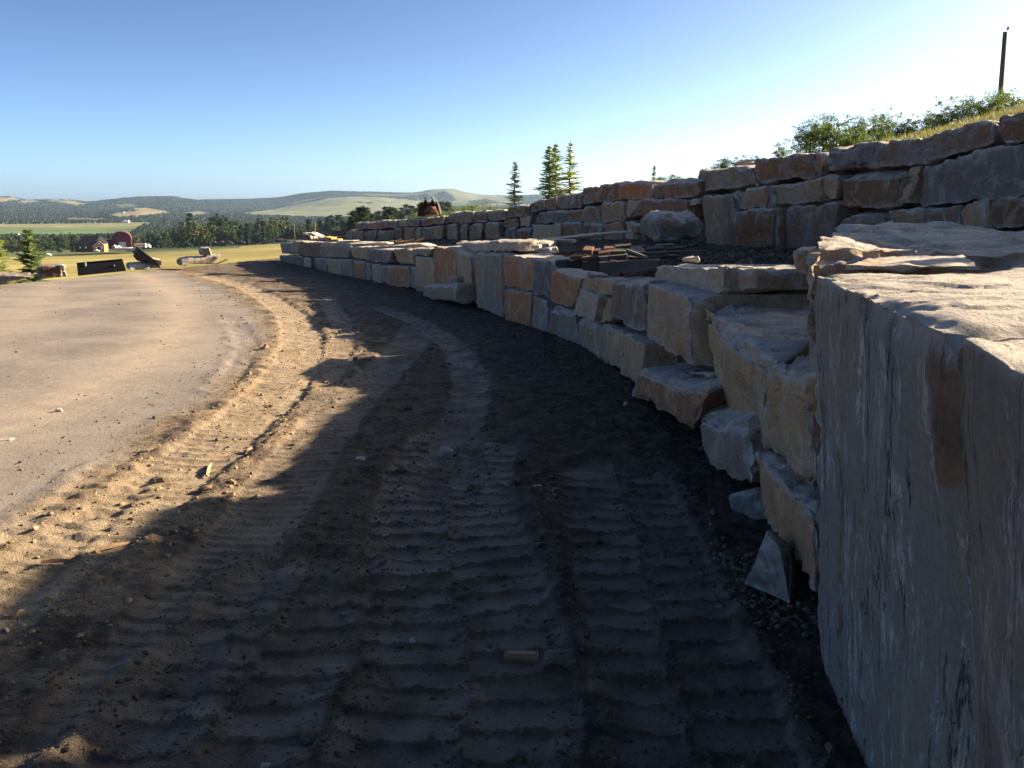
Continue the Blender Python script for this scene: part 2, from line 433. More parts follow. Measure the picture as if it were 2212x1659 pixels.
def ground_h(x, y, detail=True):
    z = zslope(y).astype(float)
    beyond = np.maximum(0, np.maximum(np.interp(y, EDGE_Y, EDGE_X) - x, (y - 45)))
    z = z - 0.34 * np.maximum(0, beyond - 0.3) - 0.1 * sstep(0, 0.6, beyond)
    z = np.maximum(z, -10.5)
    bd, s, l = poly_dist(x, y, PADB)
    dd = -l                       # positive on the wall side
    if np.any(False): pass
    pad = sstep(0.25, -0.15, dd + 0.22 * fbm(col3(x * 1.2, y * 1.2), 4, 3))
    z -= 0.035 * sstep(0, 0.9, dd) * (1 - 0.0)
    z += 0.02 * fbm(col3(x * 0.35, y * 0.35), 3, 5)
    rough = 1 - pad
    BAR[0] = np.zeros_like(x); comp = np.zeros_like(x); lug = np.zeros_like(x); inside_any = np.zeros_like(x)
    wob = 0.05 * fbm(col3(x * 3, y * 3), 3, 8)
    for i, (pts, hw, sp, dep, lh, seam, cm) in enumerate(TRK):
        dist, s, l = poly_dist(x, y, pts)
        l = l + wob
        al = np.abs(l)
        ins = sstep(hw, hw - 0.05, al) * sstep(hw + .06, hw - .02, dist)
        ph = s / sp + np.where(l > 0, 0.5 if seam else 0.0, 0) + al * (0.45 if seam else 1.2) + 0.03 * fbm(col3(x * 1.5, y * 1.5), 2, 20 + i) + 0.05 * fbm(col3(x * 30, y * 30), 3, 25 + i, .7)
        fr = ph - np.floor(ph)
        bar = sstep(0.0, 0.08, fr) * sstep(0.30 if seam else 0.5, 0.20 if seam else 0.38, fr)
        brk = 0.62 + 1.2 * fbm(col3(x * 9, y * 9), 4, 30 + i, .65)
        z += ins * (-dep + lh * bar * np.clip(brk, 0, 1.5))
        if seam:
            z += 0.05 * np.exp(-(l / 0.035) ** 2) * np.clip(fbm(col3(x * 9, y * 9), 4, 50 + i, .6) + .12, 0, 1) * sstep(hw+.05, hw, dist)
        z += 0.034 * np.exp(-((al - hw - 0.05) / 0.06) ** 2) * (dist < hw + 0.4) * np.clip(0.4 + 1.6 * fbm(col3(x * 3.5, y * 3.5), 3, 60 + i), 0, 2) * (1.0 if seam else 0.35)
        comp = np.maximum(comp, ins * cm * (1 - 0.75 * bar * (1 if seam else .6)))
        inside_any = np.maximum(inside_any, ins)
        if seam: BAR[0] = np.maximum(BAR[0], ins * bar)
    if detail:
        cl = fbm(col3(x * 7, y * 7), 4, 80)
        zone = sstep(-0.25, 0.45, fbm(col3(x * 0.8, y * 0.8), 3, 90) + 0.25)
        z += rough * (1 - 0.75 * inside_any) * (0.030 * np.maximum(0, cl) * zone + 0.015 * fbm(col3(x * 18, y * 18), 4, 95, .65) + 0.008 * np.maximum(0, fbm(col3(x * 42, y * 42), 3, 97, .6)) * (y < 9))
        crumb = sstep(.05, .4, fbm(col3(x * 1.7, y * 1.7), 3, 99)) * sstep(0, .3, dd) * sstep(1.6, .9, dd)
        z += rough * crumb * (1 - .6 * inside_any) * 0.035 * np.abs(fbm(col3(x * 11, y * 11), 4, 98, .6))
        z += rough * inside_any * 0.004 * fbm(col3(x * 16, y * 16), 3, 96)
    # soil heaped against the foot of the lower wall
    return z, pad, dd, comp, inside_any
def gz(x, y):
    return float(ground_h(np.array([float(x)]), np.array([float(y)]), False)[0][0])

NR, NC = 760, 620
pyv = np.concatenate([np.linspace(1960, 540, NR - 30), np.linspace(539, 508, 30)])
Yr = np.array([on_ground(CX, p)[1] for p in pyv[:NR - 30]]); Yr = np.concatenate([Yr, np.linspace(Yr[-1] + 0.6, 85, 30)])
u = np.linspace(-1, 1, NC); Xa = np.sign(u) * (np.abs(u) * 0.62 + np.abs(u) ** 5 * 1.5)
OFF = 0.35
X = Xa[None, :] * (Yr[:, None] + OFF); Yg = np.repeat(Yr[:, None], NC, 1)
x = X.ravel(); y = Yg.ravel()
z, pad, dd, comp, ins = ground_h(x, y)
dry = sstep(1.9, 0.6, dd + 0.35 * fbm(col3(x, y), 3, 44)) * 0.95
dry = np.maximum(dry, 0.35 * sstep(14, 22, y))
dry = np.clip(dry - 1.0 * sstep(-0.12, .22, fbm(col3(x * 2.1, y * 2.1), 5, 47, .6)) * (1 - comp) * sstep(-.1, .3, dd), 0, 1)
ground = structure(put("ground", np.stack([x, y, z], 1), grid_faces(NR, NC), M_GROUND, None, True, origin=np.zeros(3)))
arcs = np.exp(-((dd + 1.05 + .2 * fbm(col3(x * .6, y * .6), 2, 55)) / .42) ** 2) + .5 * np.exp(-((dd + 3.3) / .35) ** 2) + .35 * np.exp(-((dd + 5.1) / .3) ** 2)
comp = comp * (1 - pad) + pad * np.clip(arcs, 0, 1)
attr(ground.data, "mask", np.stack([pad, dry, comp * (0.6 + 0.6 * sstep(-.3, .3, fbm(col3(x * 3, y * 3), 3, 48)))], 1))
# ground behind and beside the photographer
bx, by = np.meshgrid(np.linspace(-60, 60, 40), np.concatenate([np.linspace(-60, 0.2, 20), [1.2]]))
bx, by = bx.ravel(), by.ravel()
back = structure(put("ground", np.stack([bx, by, np.full_like(bx, -0.09) - 0.3 * np.maximum(0, np.interp(by, EDGE_Y, EDGE_X) - bx)], 1), grid_faces(21, 40), M_GROUND, None, True, origin=np.zeros(3)))
attr(back.data, "mask", np.stack([sstep(-4, -7, bx), sstep(0, -2, bx), bx * 0], 1))

# ------------------------------------------------------------------ stones
LAT = {}
def lattice(nx, ny, nz):
    if (nx, ny, nz) in LAT: return LAT[(nx, ny, nz)]
    idx = {}; P = []; F = []
    def q(i, j, k):
        t = (i, j, k)
        if t not in idx: idx[t] = len(P); P.append(t)
        return idx[t]
    for a in range(nx):
        for b in range(nz):
            F.append((q(a,0,b), q(a+1,0,b), q(a+1,0,b+1), q(a,0,b+1)))
            F.append((q(a,ny,b), q(a,ny,b+1), q(a+1,ny,b+1), q(a+1,ny,b)))
    for a in range(ny):
        for b in range(nz):
            F.append((q(0,a,b), q(0,a,b+1), q(0,a+1,b+1), q(0,a+1,b)))
            F.append((q(nx,a,b), q(nx,a+1,b), q(nx,a+1,b+1), q(nx,a,b+1)))
    for a in range(nx):
        for b in range(ny):
            F.append((q(a,b,0), q(a,b+1,0), q(a+1,b+1,0), q(a+1,b,0)))
            F.append((q(a,b,nz), q(a+1,b,nz), q(a+1,b+1,nz), q(a,b+1,nz)))
    r = (np.array(P, float) / np.array([nx, ny, nz]), np.array(F))
    LAT[(nx, ny, nz)] = r
    return r
def vnormals(V, F):
    a, b, c, d = (V[F[:, i]] for i in range(4))
    n = np.cross(c - a, d - b)
    N = np.zeros_like(V)
    for i in range(4): np.add.at(N, F[:, i], n)
    return N / (np.linalg.norm(N, axis=1)[:, None] + 1e-9)
SEED = [100]
def stone(C8, cell, color, parent=None, name="stone", rad=0.03, amp=0.02, chip=0.035, warp=0.04, strata=0.0, bed=1.0, mat=None, maxn=230, joints=None, cuts=12, cutk=1.0, stain=None):
    """C8: front BL,BR,TR,TL then back BL,BR,TR,TL in world metres -> rough rock with chipped arrises"""
    C8 = np.asarray(C8, float); SEED[0] += 3; sd = SEED[0] % 997
    fbl, fbr, ftr, ftl, bbl, bbr, btr, btl = C8
    W = 0.5 * (np.linalg.norm(fbr - fbl) + np.linalg.norm(ftr - ftl)); H = 0.5 * (np.linalg.norm(ftl - fbl) + np.linalg.norm(ftr - fbr)); D = np.linalg.norm(bbl - fbl) * .5 + np.linalg.norm(btr - ftr) * .5
    nx, ny, nz = (int(np.clip(round(q / cell), 3, maxn)) for q in (W, D, H))
    UVW, F = lattice(nx, ny, nz)
    dim = np.array([W, D, H]); m = min(dim); r = min(rad, m * 0.3)
    p = UVW * dim
    q = np.clip(p, r, dim - r)
    d = p - q; n = np.linalg.norm(d, axis=1)[:, None]
    # distance from the nearest arris (second smallest face distance)
    fd = np.sort(np.minimum(p, dim - p), axis=1); e = fd[:, 1]
    pr = np.where(n > 1e-9, q + d / np.maximum(n, 1e-9) * r, p) - dim / 2
    rs = np.random.default_rng(sd)
    for _ in range(cuts):                      # broken-off corners and edges: flat facets
        nn_ = rs.normal(size=3); nn_ /= np.linalg.norm(nn_)
        nn_[np.abs(nn_) < 0.22] = 0; nn_ /= np.linalg.norm(nn_)
        if np.abs(nn_).max() > .93: continue
        lim = (np.abs(nn_) * dim / 2).sum() - rs.uniform(.01, .15) * m * cutk
        over = np.maximum(0, pr @ nn_ - lim); pr = pr - over[:, None] * nn_
    pr = pr / dim + 0.5
    u, w, v = pr[:, :1], pr[:, 1:2], pr[:, 2:]
    front = (fbl * (1 - u) + fbr * u) * (1 - v) + (ftl * (1 - u) + ftr * u) * v
    backp = (bbl * (1 - u) + bbr * u) * (1 - v) + (btl * (1 - u) + btr * u) * v
    V = front * (1 - w) + backp * w
    wp = V * 1.7 + sd
    V = V + warp * np.stack([pn(wp, 1), pn(wp, 2), pn(wp, 3)], 1) * min(1, m / 0.4)
    N = vnormals(V, F)
    q1 = V + sd * 1.7
    disp = amp * (fbm(q1 * 2.6, 3, 4) + 0.45 * fbm(q1 * 10, 4, 5, .6))
    # planar splits: quantised noise gives flat steps
    st = fbm(q1 * np.array([1.6, 1.6, 1.6]), 2, 6) * 4
    rst = np.round(st); disp += amp * 1.3 * (rst + 0.5 * np.tanh((st - rst) * 6) * .2) * 0.5
    if strata:
        zz = (q1[:, 2] + 0.05 * pn(q1 * 1.5, 9)) / 0.075
        disp -= strata * np.abs(PERM[(np.floor(zz).astype(int)) & 255] / 255.0) * (np.abs(N[:, 2]) < .6)
    if joints:
        for nrm, pos, wd, dp in joints:
            t = (q1 - sd * 1.7) @ np.array(nrm) + 0.03 * pn(q1 * 3, 12)
            disp -= dp * np.exp(-((t - pos) / wd) ** 2)
    ch = np.clip(pn(q1 * 5.5, 7) + 0.5 * pn(q1 * 14, 8) + 0.18, 0, 1)
    ed = sstep(0.10, 0.0, e)
    disp -= chip * ch * ed * 1.6
    V = V + N * disp[:, None]
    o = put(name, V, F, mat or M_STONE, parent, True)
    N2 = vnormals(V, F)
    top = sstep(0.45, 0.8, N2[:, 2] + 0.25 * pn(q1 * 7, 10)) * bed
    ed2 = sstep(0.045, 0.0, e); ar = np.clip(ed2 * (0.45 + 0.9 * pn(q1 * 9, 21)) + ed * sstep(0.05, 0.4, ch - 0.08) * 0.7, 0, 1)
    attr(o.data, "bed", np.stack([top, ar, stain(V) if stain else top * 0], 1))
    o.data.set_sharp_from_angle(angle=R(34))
    o.color = (*color, 1)
    o.data.name = name
    return o

C_TAN = (0.62, 0.395, 0.21); C_ORG = (0.58, 0.24, 0.085); C_GREY = (0.34, 0.285, 0.225); C_BLUE = (0.21, 0.20, 0.205)
C_BRN = (0.31, 0.175, 0.10); C_DK = (0.11, 0.08, 0.06); C_LT = (0.62, 0.48, 0.33); C_PUR = (0.30, 0.21, 0.165); C_OLV = (0.46, 0.325, 0.20)
C_TAN, C_ORG, C_GREY, C_BLUE, C_BRN, C_DK, C_LT, C_PUR, C_OLV = (tuple(.70 * (v * .88 + .12 * sum(c_) / 3) for v in c_) for c_ in (C_TAN, C_ORG, C_GREY, C_BLUE, C_BRN, C_DK, C_LT, C_PUR, C_OLV))
CC = dict(t=C_TAN, o=C_ORG, g=C_GREY, b=C_BLUE, n=C_BRN, d=C_DK, l=C_LT, p=C_PUR, v=C_OLV)

def crop(x0, y0, s):   # coordinates of an enlarged crop of the photograph -> overview pixels
    return lambda p: ((x0 + p[0] / s) / 1.475587, (y0 + p[1] / s) / 1.475587)
B2 = crop(860, 560, 2.6333); A6 = crop(1400, 740, 3.16); A5 = crop(1900, 760, 2.765); A4 = crop(2150, 1100, 1.8433)
C1 = crop(1550, 430, 3.16); D4 = crop(2200, 300, 2.079); C3 = crop(1300, 600, 2.212); E3 = crop(1750, 740, 3.4031); A7 = crop(2500, 700, 2.0733)

LOW = np.array([on_ground(*q)[:2] for q in [(575,553),(605,561),(650,572),(750,594),(860,616),(985,650),(1090,686),(1185,713),(1250,738),(1335,800),(1420,880),(1500,935),(1600,1035),(1690,1180),(1770,1385),(1850,1600)]])
UPP = [at(x_, 500, Y_)[:2] for x_, Y_ in [(700,33),(765,29.5),(950,25.5),(1150,22),(1260,20),(1390,17.5),(1510,15),(1650,13),(1800,11.5),(2000,9.7),(2212,8.2)]] + [(5.15,6.9),(5.75,5.0),(6.3,2.5),(6.7,-1.0),(7.0,-6.0)]
UPP = np.array(UPP)
def hit_wall(px, poly, off=0.0):
    d = ray(*px); best = None
    for i in range(len(poly) - 1):
        a, b = poly[i], poly[i + 1]; e = b - a; n = np.array([e[1], -e[0]]) / np.hypot(*e)
        if n @ (-a) < 0: n = -n
        a2, b2 = a + n * off, b + n * off
        A = np.array([[d[0], -(b2 - a2)[0]], [d[1], -(b2 - a2)[1]]])
        if abs(np.linalg.det(A)) < 1e-9: continue
        t, s = np.linalg.solve(A, a2)
        if t > 0 and -0.02 <= s <= 1.02 and (best is None or t < best[0]): best = (t, i)
    if best is None:
        # run past the ends of the wall
        k = 0 if px[0] < 1100 else len(poly) - 2
        a, b = poly[k], poly[k + 1]
        A = np.array([[d[0], -(b - a)[0]], [d[1], -(b - a)[1]]]); t, s = np.linalg.solve(A, a); best = (abs(t), k)
    e = poly[best[1] + 1] - poly[best[1]]; n = np.array([e[1], -e[0]]) / np.hypot(*e)
    P = d * best[0] + np.array([0, 0, CAM_H])
    if n @ (P[:2]) < 0: n = -n
    return P, n
def wall_stone(parent, poly, f, quad, c, off=0.0, depth=0.6, sink=0.0, tilt=0.0, low=False, **kw):
    pts = [hit_wall(f(p), poly, off) for p in quad]          # TL TR BR BL
    TL, TR, BR, BL = (p[0].copy() for p in pts)
    n = sum(p[1] for p in pts); n = n / np.hypot(*n); N3 = np.array([n[0], n[1], 0])
    Y = TL[1] * 0.5 + TR[1] * 0.5
    BL[2] -= sink; BR[2] -= sink
    up = np.array([0, 0, tilt])
    TLb = TL + N3 * depth + up; TRb = TR + N3 * depth + up
    w = np.linalg.norm(TR - TL); sh = np.array([0, 0, 0.0])
    cell = float(np.clip(0.0030 * Y, 0.014, 0.06))
    cell = min(cell, w / 6)
    k = dict(rad=0.006, amp=0.013, chip=0.045, warp=0.03, strata=random.choice((0, 0, .012, .022))); k.update(kw)
    return stone([BL, BR, TR, TL, BL + N3 * depth, BR + N3 * depth, TRb, TLb], cell, CC[c] if isinstance(c, str) else c, parent, **k)

lower = thing("stone_retaining_wall", "low curving retaining wall of tan and grey quarry blocks beside the muddy track", "retaining wall", (LOW[8][0], LOW[8][1], 0))
upper = thing("stone_retaining_wall", "tall upper retaining wall of brown and grey boulders behind the terrace", "retaining wall", (UPP[6][0], UPP[6][1], 0.9))
SK = dict(sink=0.12)
LOWER = [
 (B2,[(82,563),(180,560),(178,655),(100,655)],'g',{}),(B2,[(182,553),(245,548),(238,660),(178,662)],'t',{}),
 (B2,[(243,555),(415,560),(425,685),(235,675)],'n',{}),(B2,[(415,560),(655,565),(655,688),(425,688)],'g',{}),
 (B2,[(665,592),(815,600),(812,715),(690,685)],'t',{}),(B2,[(815,602),(1020,625),(1000,737),(812,717)],'p',{}),
 (B2,[(1022,612),(1193,614),(1200,750),(1070,742)],'t',{}),(B2,[(1195,610),(1355,610),(1335,668),(1195,674)],'v',{}),
 (B2,[(75,668),(178,667),(178,738),(85,728)],'b',SK),(B2,[(182,672),(270,675),(275,770),(180,767)],'n',SK),
 (B2,[(280,685),(345,687),(337,777),(283,772)],'l',SK),(B2,[(360,690),(475,695),(470,798),(395,797)],'g',SK),
 (B2,[(480,697),(595,697),(600,828),(480,802)],'t',SK),(B2,[(597,697),(690,702),(690,832),(600,830)],'g',SK),
 (B2,[(692,712),(795,718),(797,842),(695,832)],'o',SK),(B2,[(798,728),(835,731),(842,852),(803,850)],'g',SK),
 (B2,[(838,733),(922,745),(930,865),(848,860)],'t',SK),(B2,[(927,745),(962,747),(965,875),(932,868)],'n',SK),
 (B2,[(967,750),(1165,760),(1170,893),(973,887)],'o',SK),(B2,[(1170,758),(1215,762),(1205,895),(1173,892)],'g',SK),
 (B2,[(1225,675),(1368,685),(1385,910),(1205,900)],'t',dict(sink=.2)),(B2,[(1362,598),(1553,600),(1560,930),(1385,915)],'o',dict(sink=.2)),
 (A6,[(155,135),(318,215),(330,640),(172,682)],'t',dict(sink=.12, depth=.7)),
 (A6,[(345,205),(465,207),(425,700),(362,690)],'v',SK),(A6,[(468,208),(637,215),(640,798),(425,715)],'g',SK),
 (A6,[(640,212),(935,258),(940,605),(660,545)],'o',{}),(A6,[(935,262),(1168,290),(1108,665),(930,612)],'b',{}),
 (A6,[(640,558),(935,612),(905,908),(640,850)],'o',SK),(A6,[(908,625),(1092,700),(1080,990),(905,908)],'g',SK),
 (A6,[(1092,722),(1190,770),(1220,1060),(1090,990)],'p',SK),(A6,[(1190,770),(1355,805),(1418,1095),(1218,1062)],'g',SK),
 (A6,[(1135,362),(1440,470),(1340,790),(1105,680)],'o',{}),(A6,[(1415,548),(1622,645),(1552,905),(1345,800)],'l',dict(off=.05)),
 (A6,[(1470,440),(1750,480),(1750,640),(1435,570)],'t',{}),(A6,[(1605,640),(1745,640),(1742,895),(1565,912)],'t',dict(off=-.02)),
 (A6,[(1395,850),(1560,915),(1600,1180),(1415,1095)],'v',SK),(A6,[(1560,915),(1700,935),(1700,1240),(1600,1180)],'v',SK),
 (A5,[(140,385),(418,375),(422,862),(125,690)],'p',dict(depth=.9)),(A5,[(420,375),(815,500),(852,1135),(424,862)],(0.39,0.265,0.165),dict(depth=1.0)),
 (A5,[(100,765),(248,832),(215,1060),(100,1000)],'t',SK),(A5,[(235,835),(420,925),(385,1180),(185,1130)],'t',dict(sink=.1,off=.04)),
 (A5,[(830,650),(905,640),(1010,1150),(850,1150)],'d',dict(off=-.25, depth=.5)),  # dark recess between stones, its shade made as a dark stone
]
for f, q, c, kw in LOWER: wall_stone(lower, LOW, f, q, c, **kw)
# the small flat slab used as a step and the rounded grey stone on it
wall_stone(lower, LOW, B2, [(1285,915),(1552,912),(1560,1030),(1275,1003)], 'v', off=.30, depth=.42, sink=.06)
wall_stone(lower, LOW, B2, [(1495,842),(1563,840),(1565,915),(1487,912)], 'g', off=.14, depth=.3, rad=.08)
# long pale cap stone lying across the pillar, its end in the sun
wall_stone(lower, LOW, A6, [(160,112),(795,88),(800,190),(322,205)], 'l', off=-.14, depth=.34, tilt=.03)
# thin raised bed on top of the big blocks and loose blocks under the overhang
wall_stone(lower, LOW, A5, [(505,245),(1130,262),(1120,350),(498,390)], 'l', off=-.22, depth=1.0, warp=.03, sink=.10)
wall_stone(lower, LOW, A5, [(1130,264),(1400,270),(1405,330),(1120,350)], 'v', off=-.32, depth=.35, warp=.03, sink=.10)
wall_stone(lower, LOW, A5, [(778,1160),(1030,1190),(1035,1282),(885,1283)], 'd', off=-.06, depth=.3)

def block(parent, FTL, FTR, FBR, FBL, back, c, cell, name="stone", **kw):
    """front corners given as world points; back = vector or four vectors (TL,TR,BR,BL)"""
    FTL, FTR, FBR, FBL = (np.asarray(p, float) for p in (FTL, FTR, FBR, FBL))
    if np.ndim(back) == 1: back = [back] * 4
    b = [np.asarray(v, float) for v in back]
    return stone([FBL, FBR, FTR, FTL, FBL + b[3], FBR + b[2], FTR + b[1], FTL + b[0]], cell, CC[c] if isinstance(c, str) else c, parent, name, **kw)
# giant tan stone with its pale top running back into the terrace
g1, g2 = hit_wall(A5((890,605)), LOW)[0], hit_wall(A5((1200,880)), LOW, .05)[0]
g3, g4 = at(1642, 985, g2[1] * 0.97), hit_wall(A5((1010,1150)), LOW)[0]
block(lower, g1, at(1655, 790, 4.25), at(1672, 1012, 4.35), at(1560, 872, 5.9), [(0.9,1.5,-.02),(1.3,1.7,.02),(1.1,1.3,0),(.7,1.3,0)], (0.45,0.305,0.165), .022, rad=.03, chip=.05, amp=.03, joints=[((.8,-.6,0), -2.55, .03, .05)])
block(lower, at(1655, 788, 4.22), at(1752, 835, 3.35), at(1760, 1062, 3.45), at(1672, 1012, 4.32), [(1.1,1.3,.02),(1.0,1.2,.12),(.9,1.1,0),(.9,1.2,0)], (0.45,0.305,0.165), .018, rad=.03, chip=.05, amp=.028)
# lower course here: brown block, grey wedge, orange block
b = lambda x_, y_: hit_wall(A5((x_, y_)), LOW, .14)[0]
block(lower, b(330,1150), b(965,1375), b(840,1700), b(305,1400), (.55,.62,.02), (0.32,0.155,0.08), .022, rad=.025, chip=.05)
b = lambda x_, y_: hit_wall(A4((x_, y_)), LOW, .13)[0]
block(lower, b(108,428), b(395,480), b(440,835), b(215,700), [(.5,.55,.08),(.5,.5,.05),(.5,.5,0),(.5,.5,0)], 'g', .018, rad=.02, chip=.05)
block(lower, at(1622, 975, 4.4), at(1756, 1120, 3.45), at(1762, 1278, 3.3), at(1640, 1120, 4.15), [(.45,.3,.0),(.35,.25,.03),(.35,.25,0),(.45,.3,0)], (0.44,0.25,0.13), .015, rad=.02, chip=.05)
block(lower, at(1570, 1072, 4.65), at(1640, 1055, 4.45), at(1652, 1165, 4.25), at(1590, 1135, 4.5), (.3,.3,0), 'b', .02)

# ---- huge block in the right foreground, the flat slab on it and the block behind
t1 = on_z(1757, 590, 1.40); big = [on_z(2212, 836, 1.40)]
FT = np.array([1.035, 3.02, 1.40]); NTp = np.array([0.56, 0.30, 1.42])
FB = np.array([1.19, 3.06, -0.15]); NB = np.array([0.80, 0.30, -0.15])
o = stone([FB, NB, NTp, FT, FB + (1.5, .1, 0), NB + (1.3, -.2, 0), NTp + (1.6, -.2, .03), FT + (1.65, .12, .03)], 0.0125, (0.265,0.235,0.205), None, "quarried_block",
          rad=.008, amp=.011, chip=.035, warp=.025, maxn=250, cuts=5, cutk=.12, mat=M_STREAK, joints=[((0,1,0), 2.0, .010, .014), ((0,1,0), 1.48, .008, .045), ((0,1,0), 1.57, .055, .030), ((0,1,0), 2.62, .012, .012), ((0,1,0), 2.30, .008, .010)],
          stain=lambda V: .30 * sstep(1.485, 1.465, V[:, 1]) + sstep(1.66, 1.645, V[:, 1] + .05 * pn(V * 9, 3)) * sstep(1.48, 1.49, V[:, 1]) * sstep(1.08, 1.10, V[:, 2] + .08 * pn(V * 6, 4)) * sstep(1.37, 1.36, V[:, 2] + .05 * pn(V * 12, 6)))  # weaker brown over the near panel, full strength on the stained patch
tag(o, "huge grey block with a flat sunlit top filling the right foreground", "stone block")
o = stone([at(1826,592,3.35)*[1,1,0]+[0,0,1.40], at(2112,590,3.25)*[1,1,0]+[0,0,1.40], at(2108,572,3.3), at(1830,585,3.38),
           at(1870,592,3.9)*[1,1,0]+[0,0,1.40], at(2080,590,3.9)*[1,1,0]+[0,0,1.40], at(2075,548,3.8), at(1880,562,3.95)], 0.016, C_TAN, None, "flat_stone", rad=.012, amp=.008, chip=.02, warp=.02, mat=M_LAYER)
tag(o, "thin tan flagstone slab wedged between the huge foreground block and the one behind", "flat stone")
o = stone([at(1758,660,3.9)*[1,1,0]+[0,0,.75], at(2330,600,4.1)*[1,1,0]+[0,0,.75], at(2330,545,4.1), at(1744,532,3.75),
           at(1758,640,5.2)*[1,1,0]+[.15,0,.75], at(2330,600,5.4)*[1,1,0]+[0,0,.75], at(2330,492,5.3), at(1810,488,5.3)], 0.02, C_TAN, None, "quarried_block", rad=.02, amp=.03, chip=.06, warp=.06, strata=.03)
tag(o, "broad tan block with a rough split top lying behind the huge foreground block", "stone block")
o = stone([at(1715,590,5.6), at(1748,600,5.5), at(1748,532,5.5), at(1705,536,5.6), at(1740,580,6.2), at(1770,590,6.1), at(1770,528,6.1), at(1730,530,6.2)], 0.025, C_ORG, None, "upright_stone", rad=.02)
tag(o, "small rusty upright stone standing left of the broad block with the rough top", "stone")
o = stone([at(1600, 1262, 3.50), at(1708, 1310, 3.36), at(1690, 1190, 3.52), at(1655, 1138, 3.60), at(1660, 1240, 3.85), at(1728, 1262, 3.66), at(1720, 1190, 3.70), at(1678, 1142, 3.74)], 0.012, (0.16,0.14,0.13), None, "wedge_stone", rad=.008, amp=.012, chip=.02, warp=.02, cutk=.3)
tag(o, "triangular grey stone leaning at the foot of the wall among pebbles", "stone")

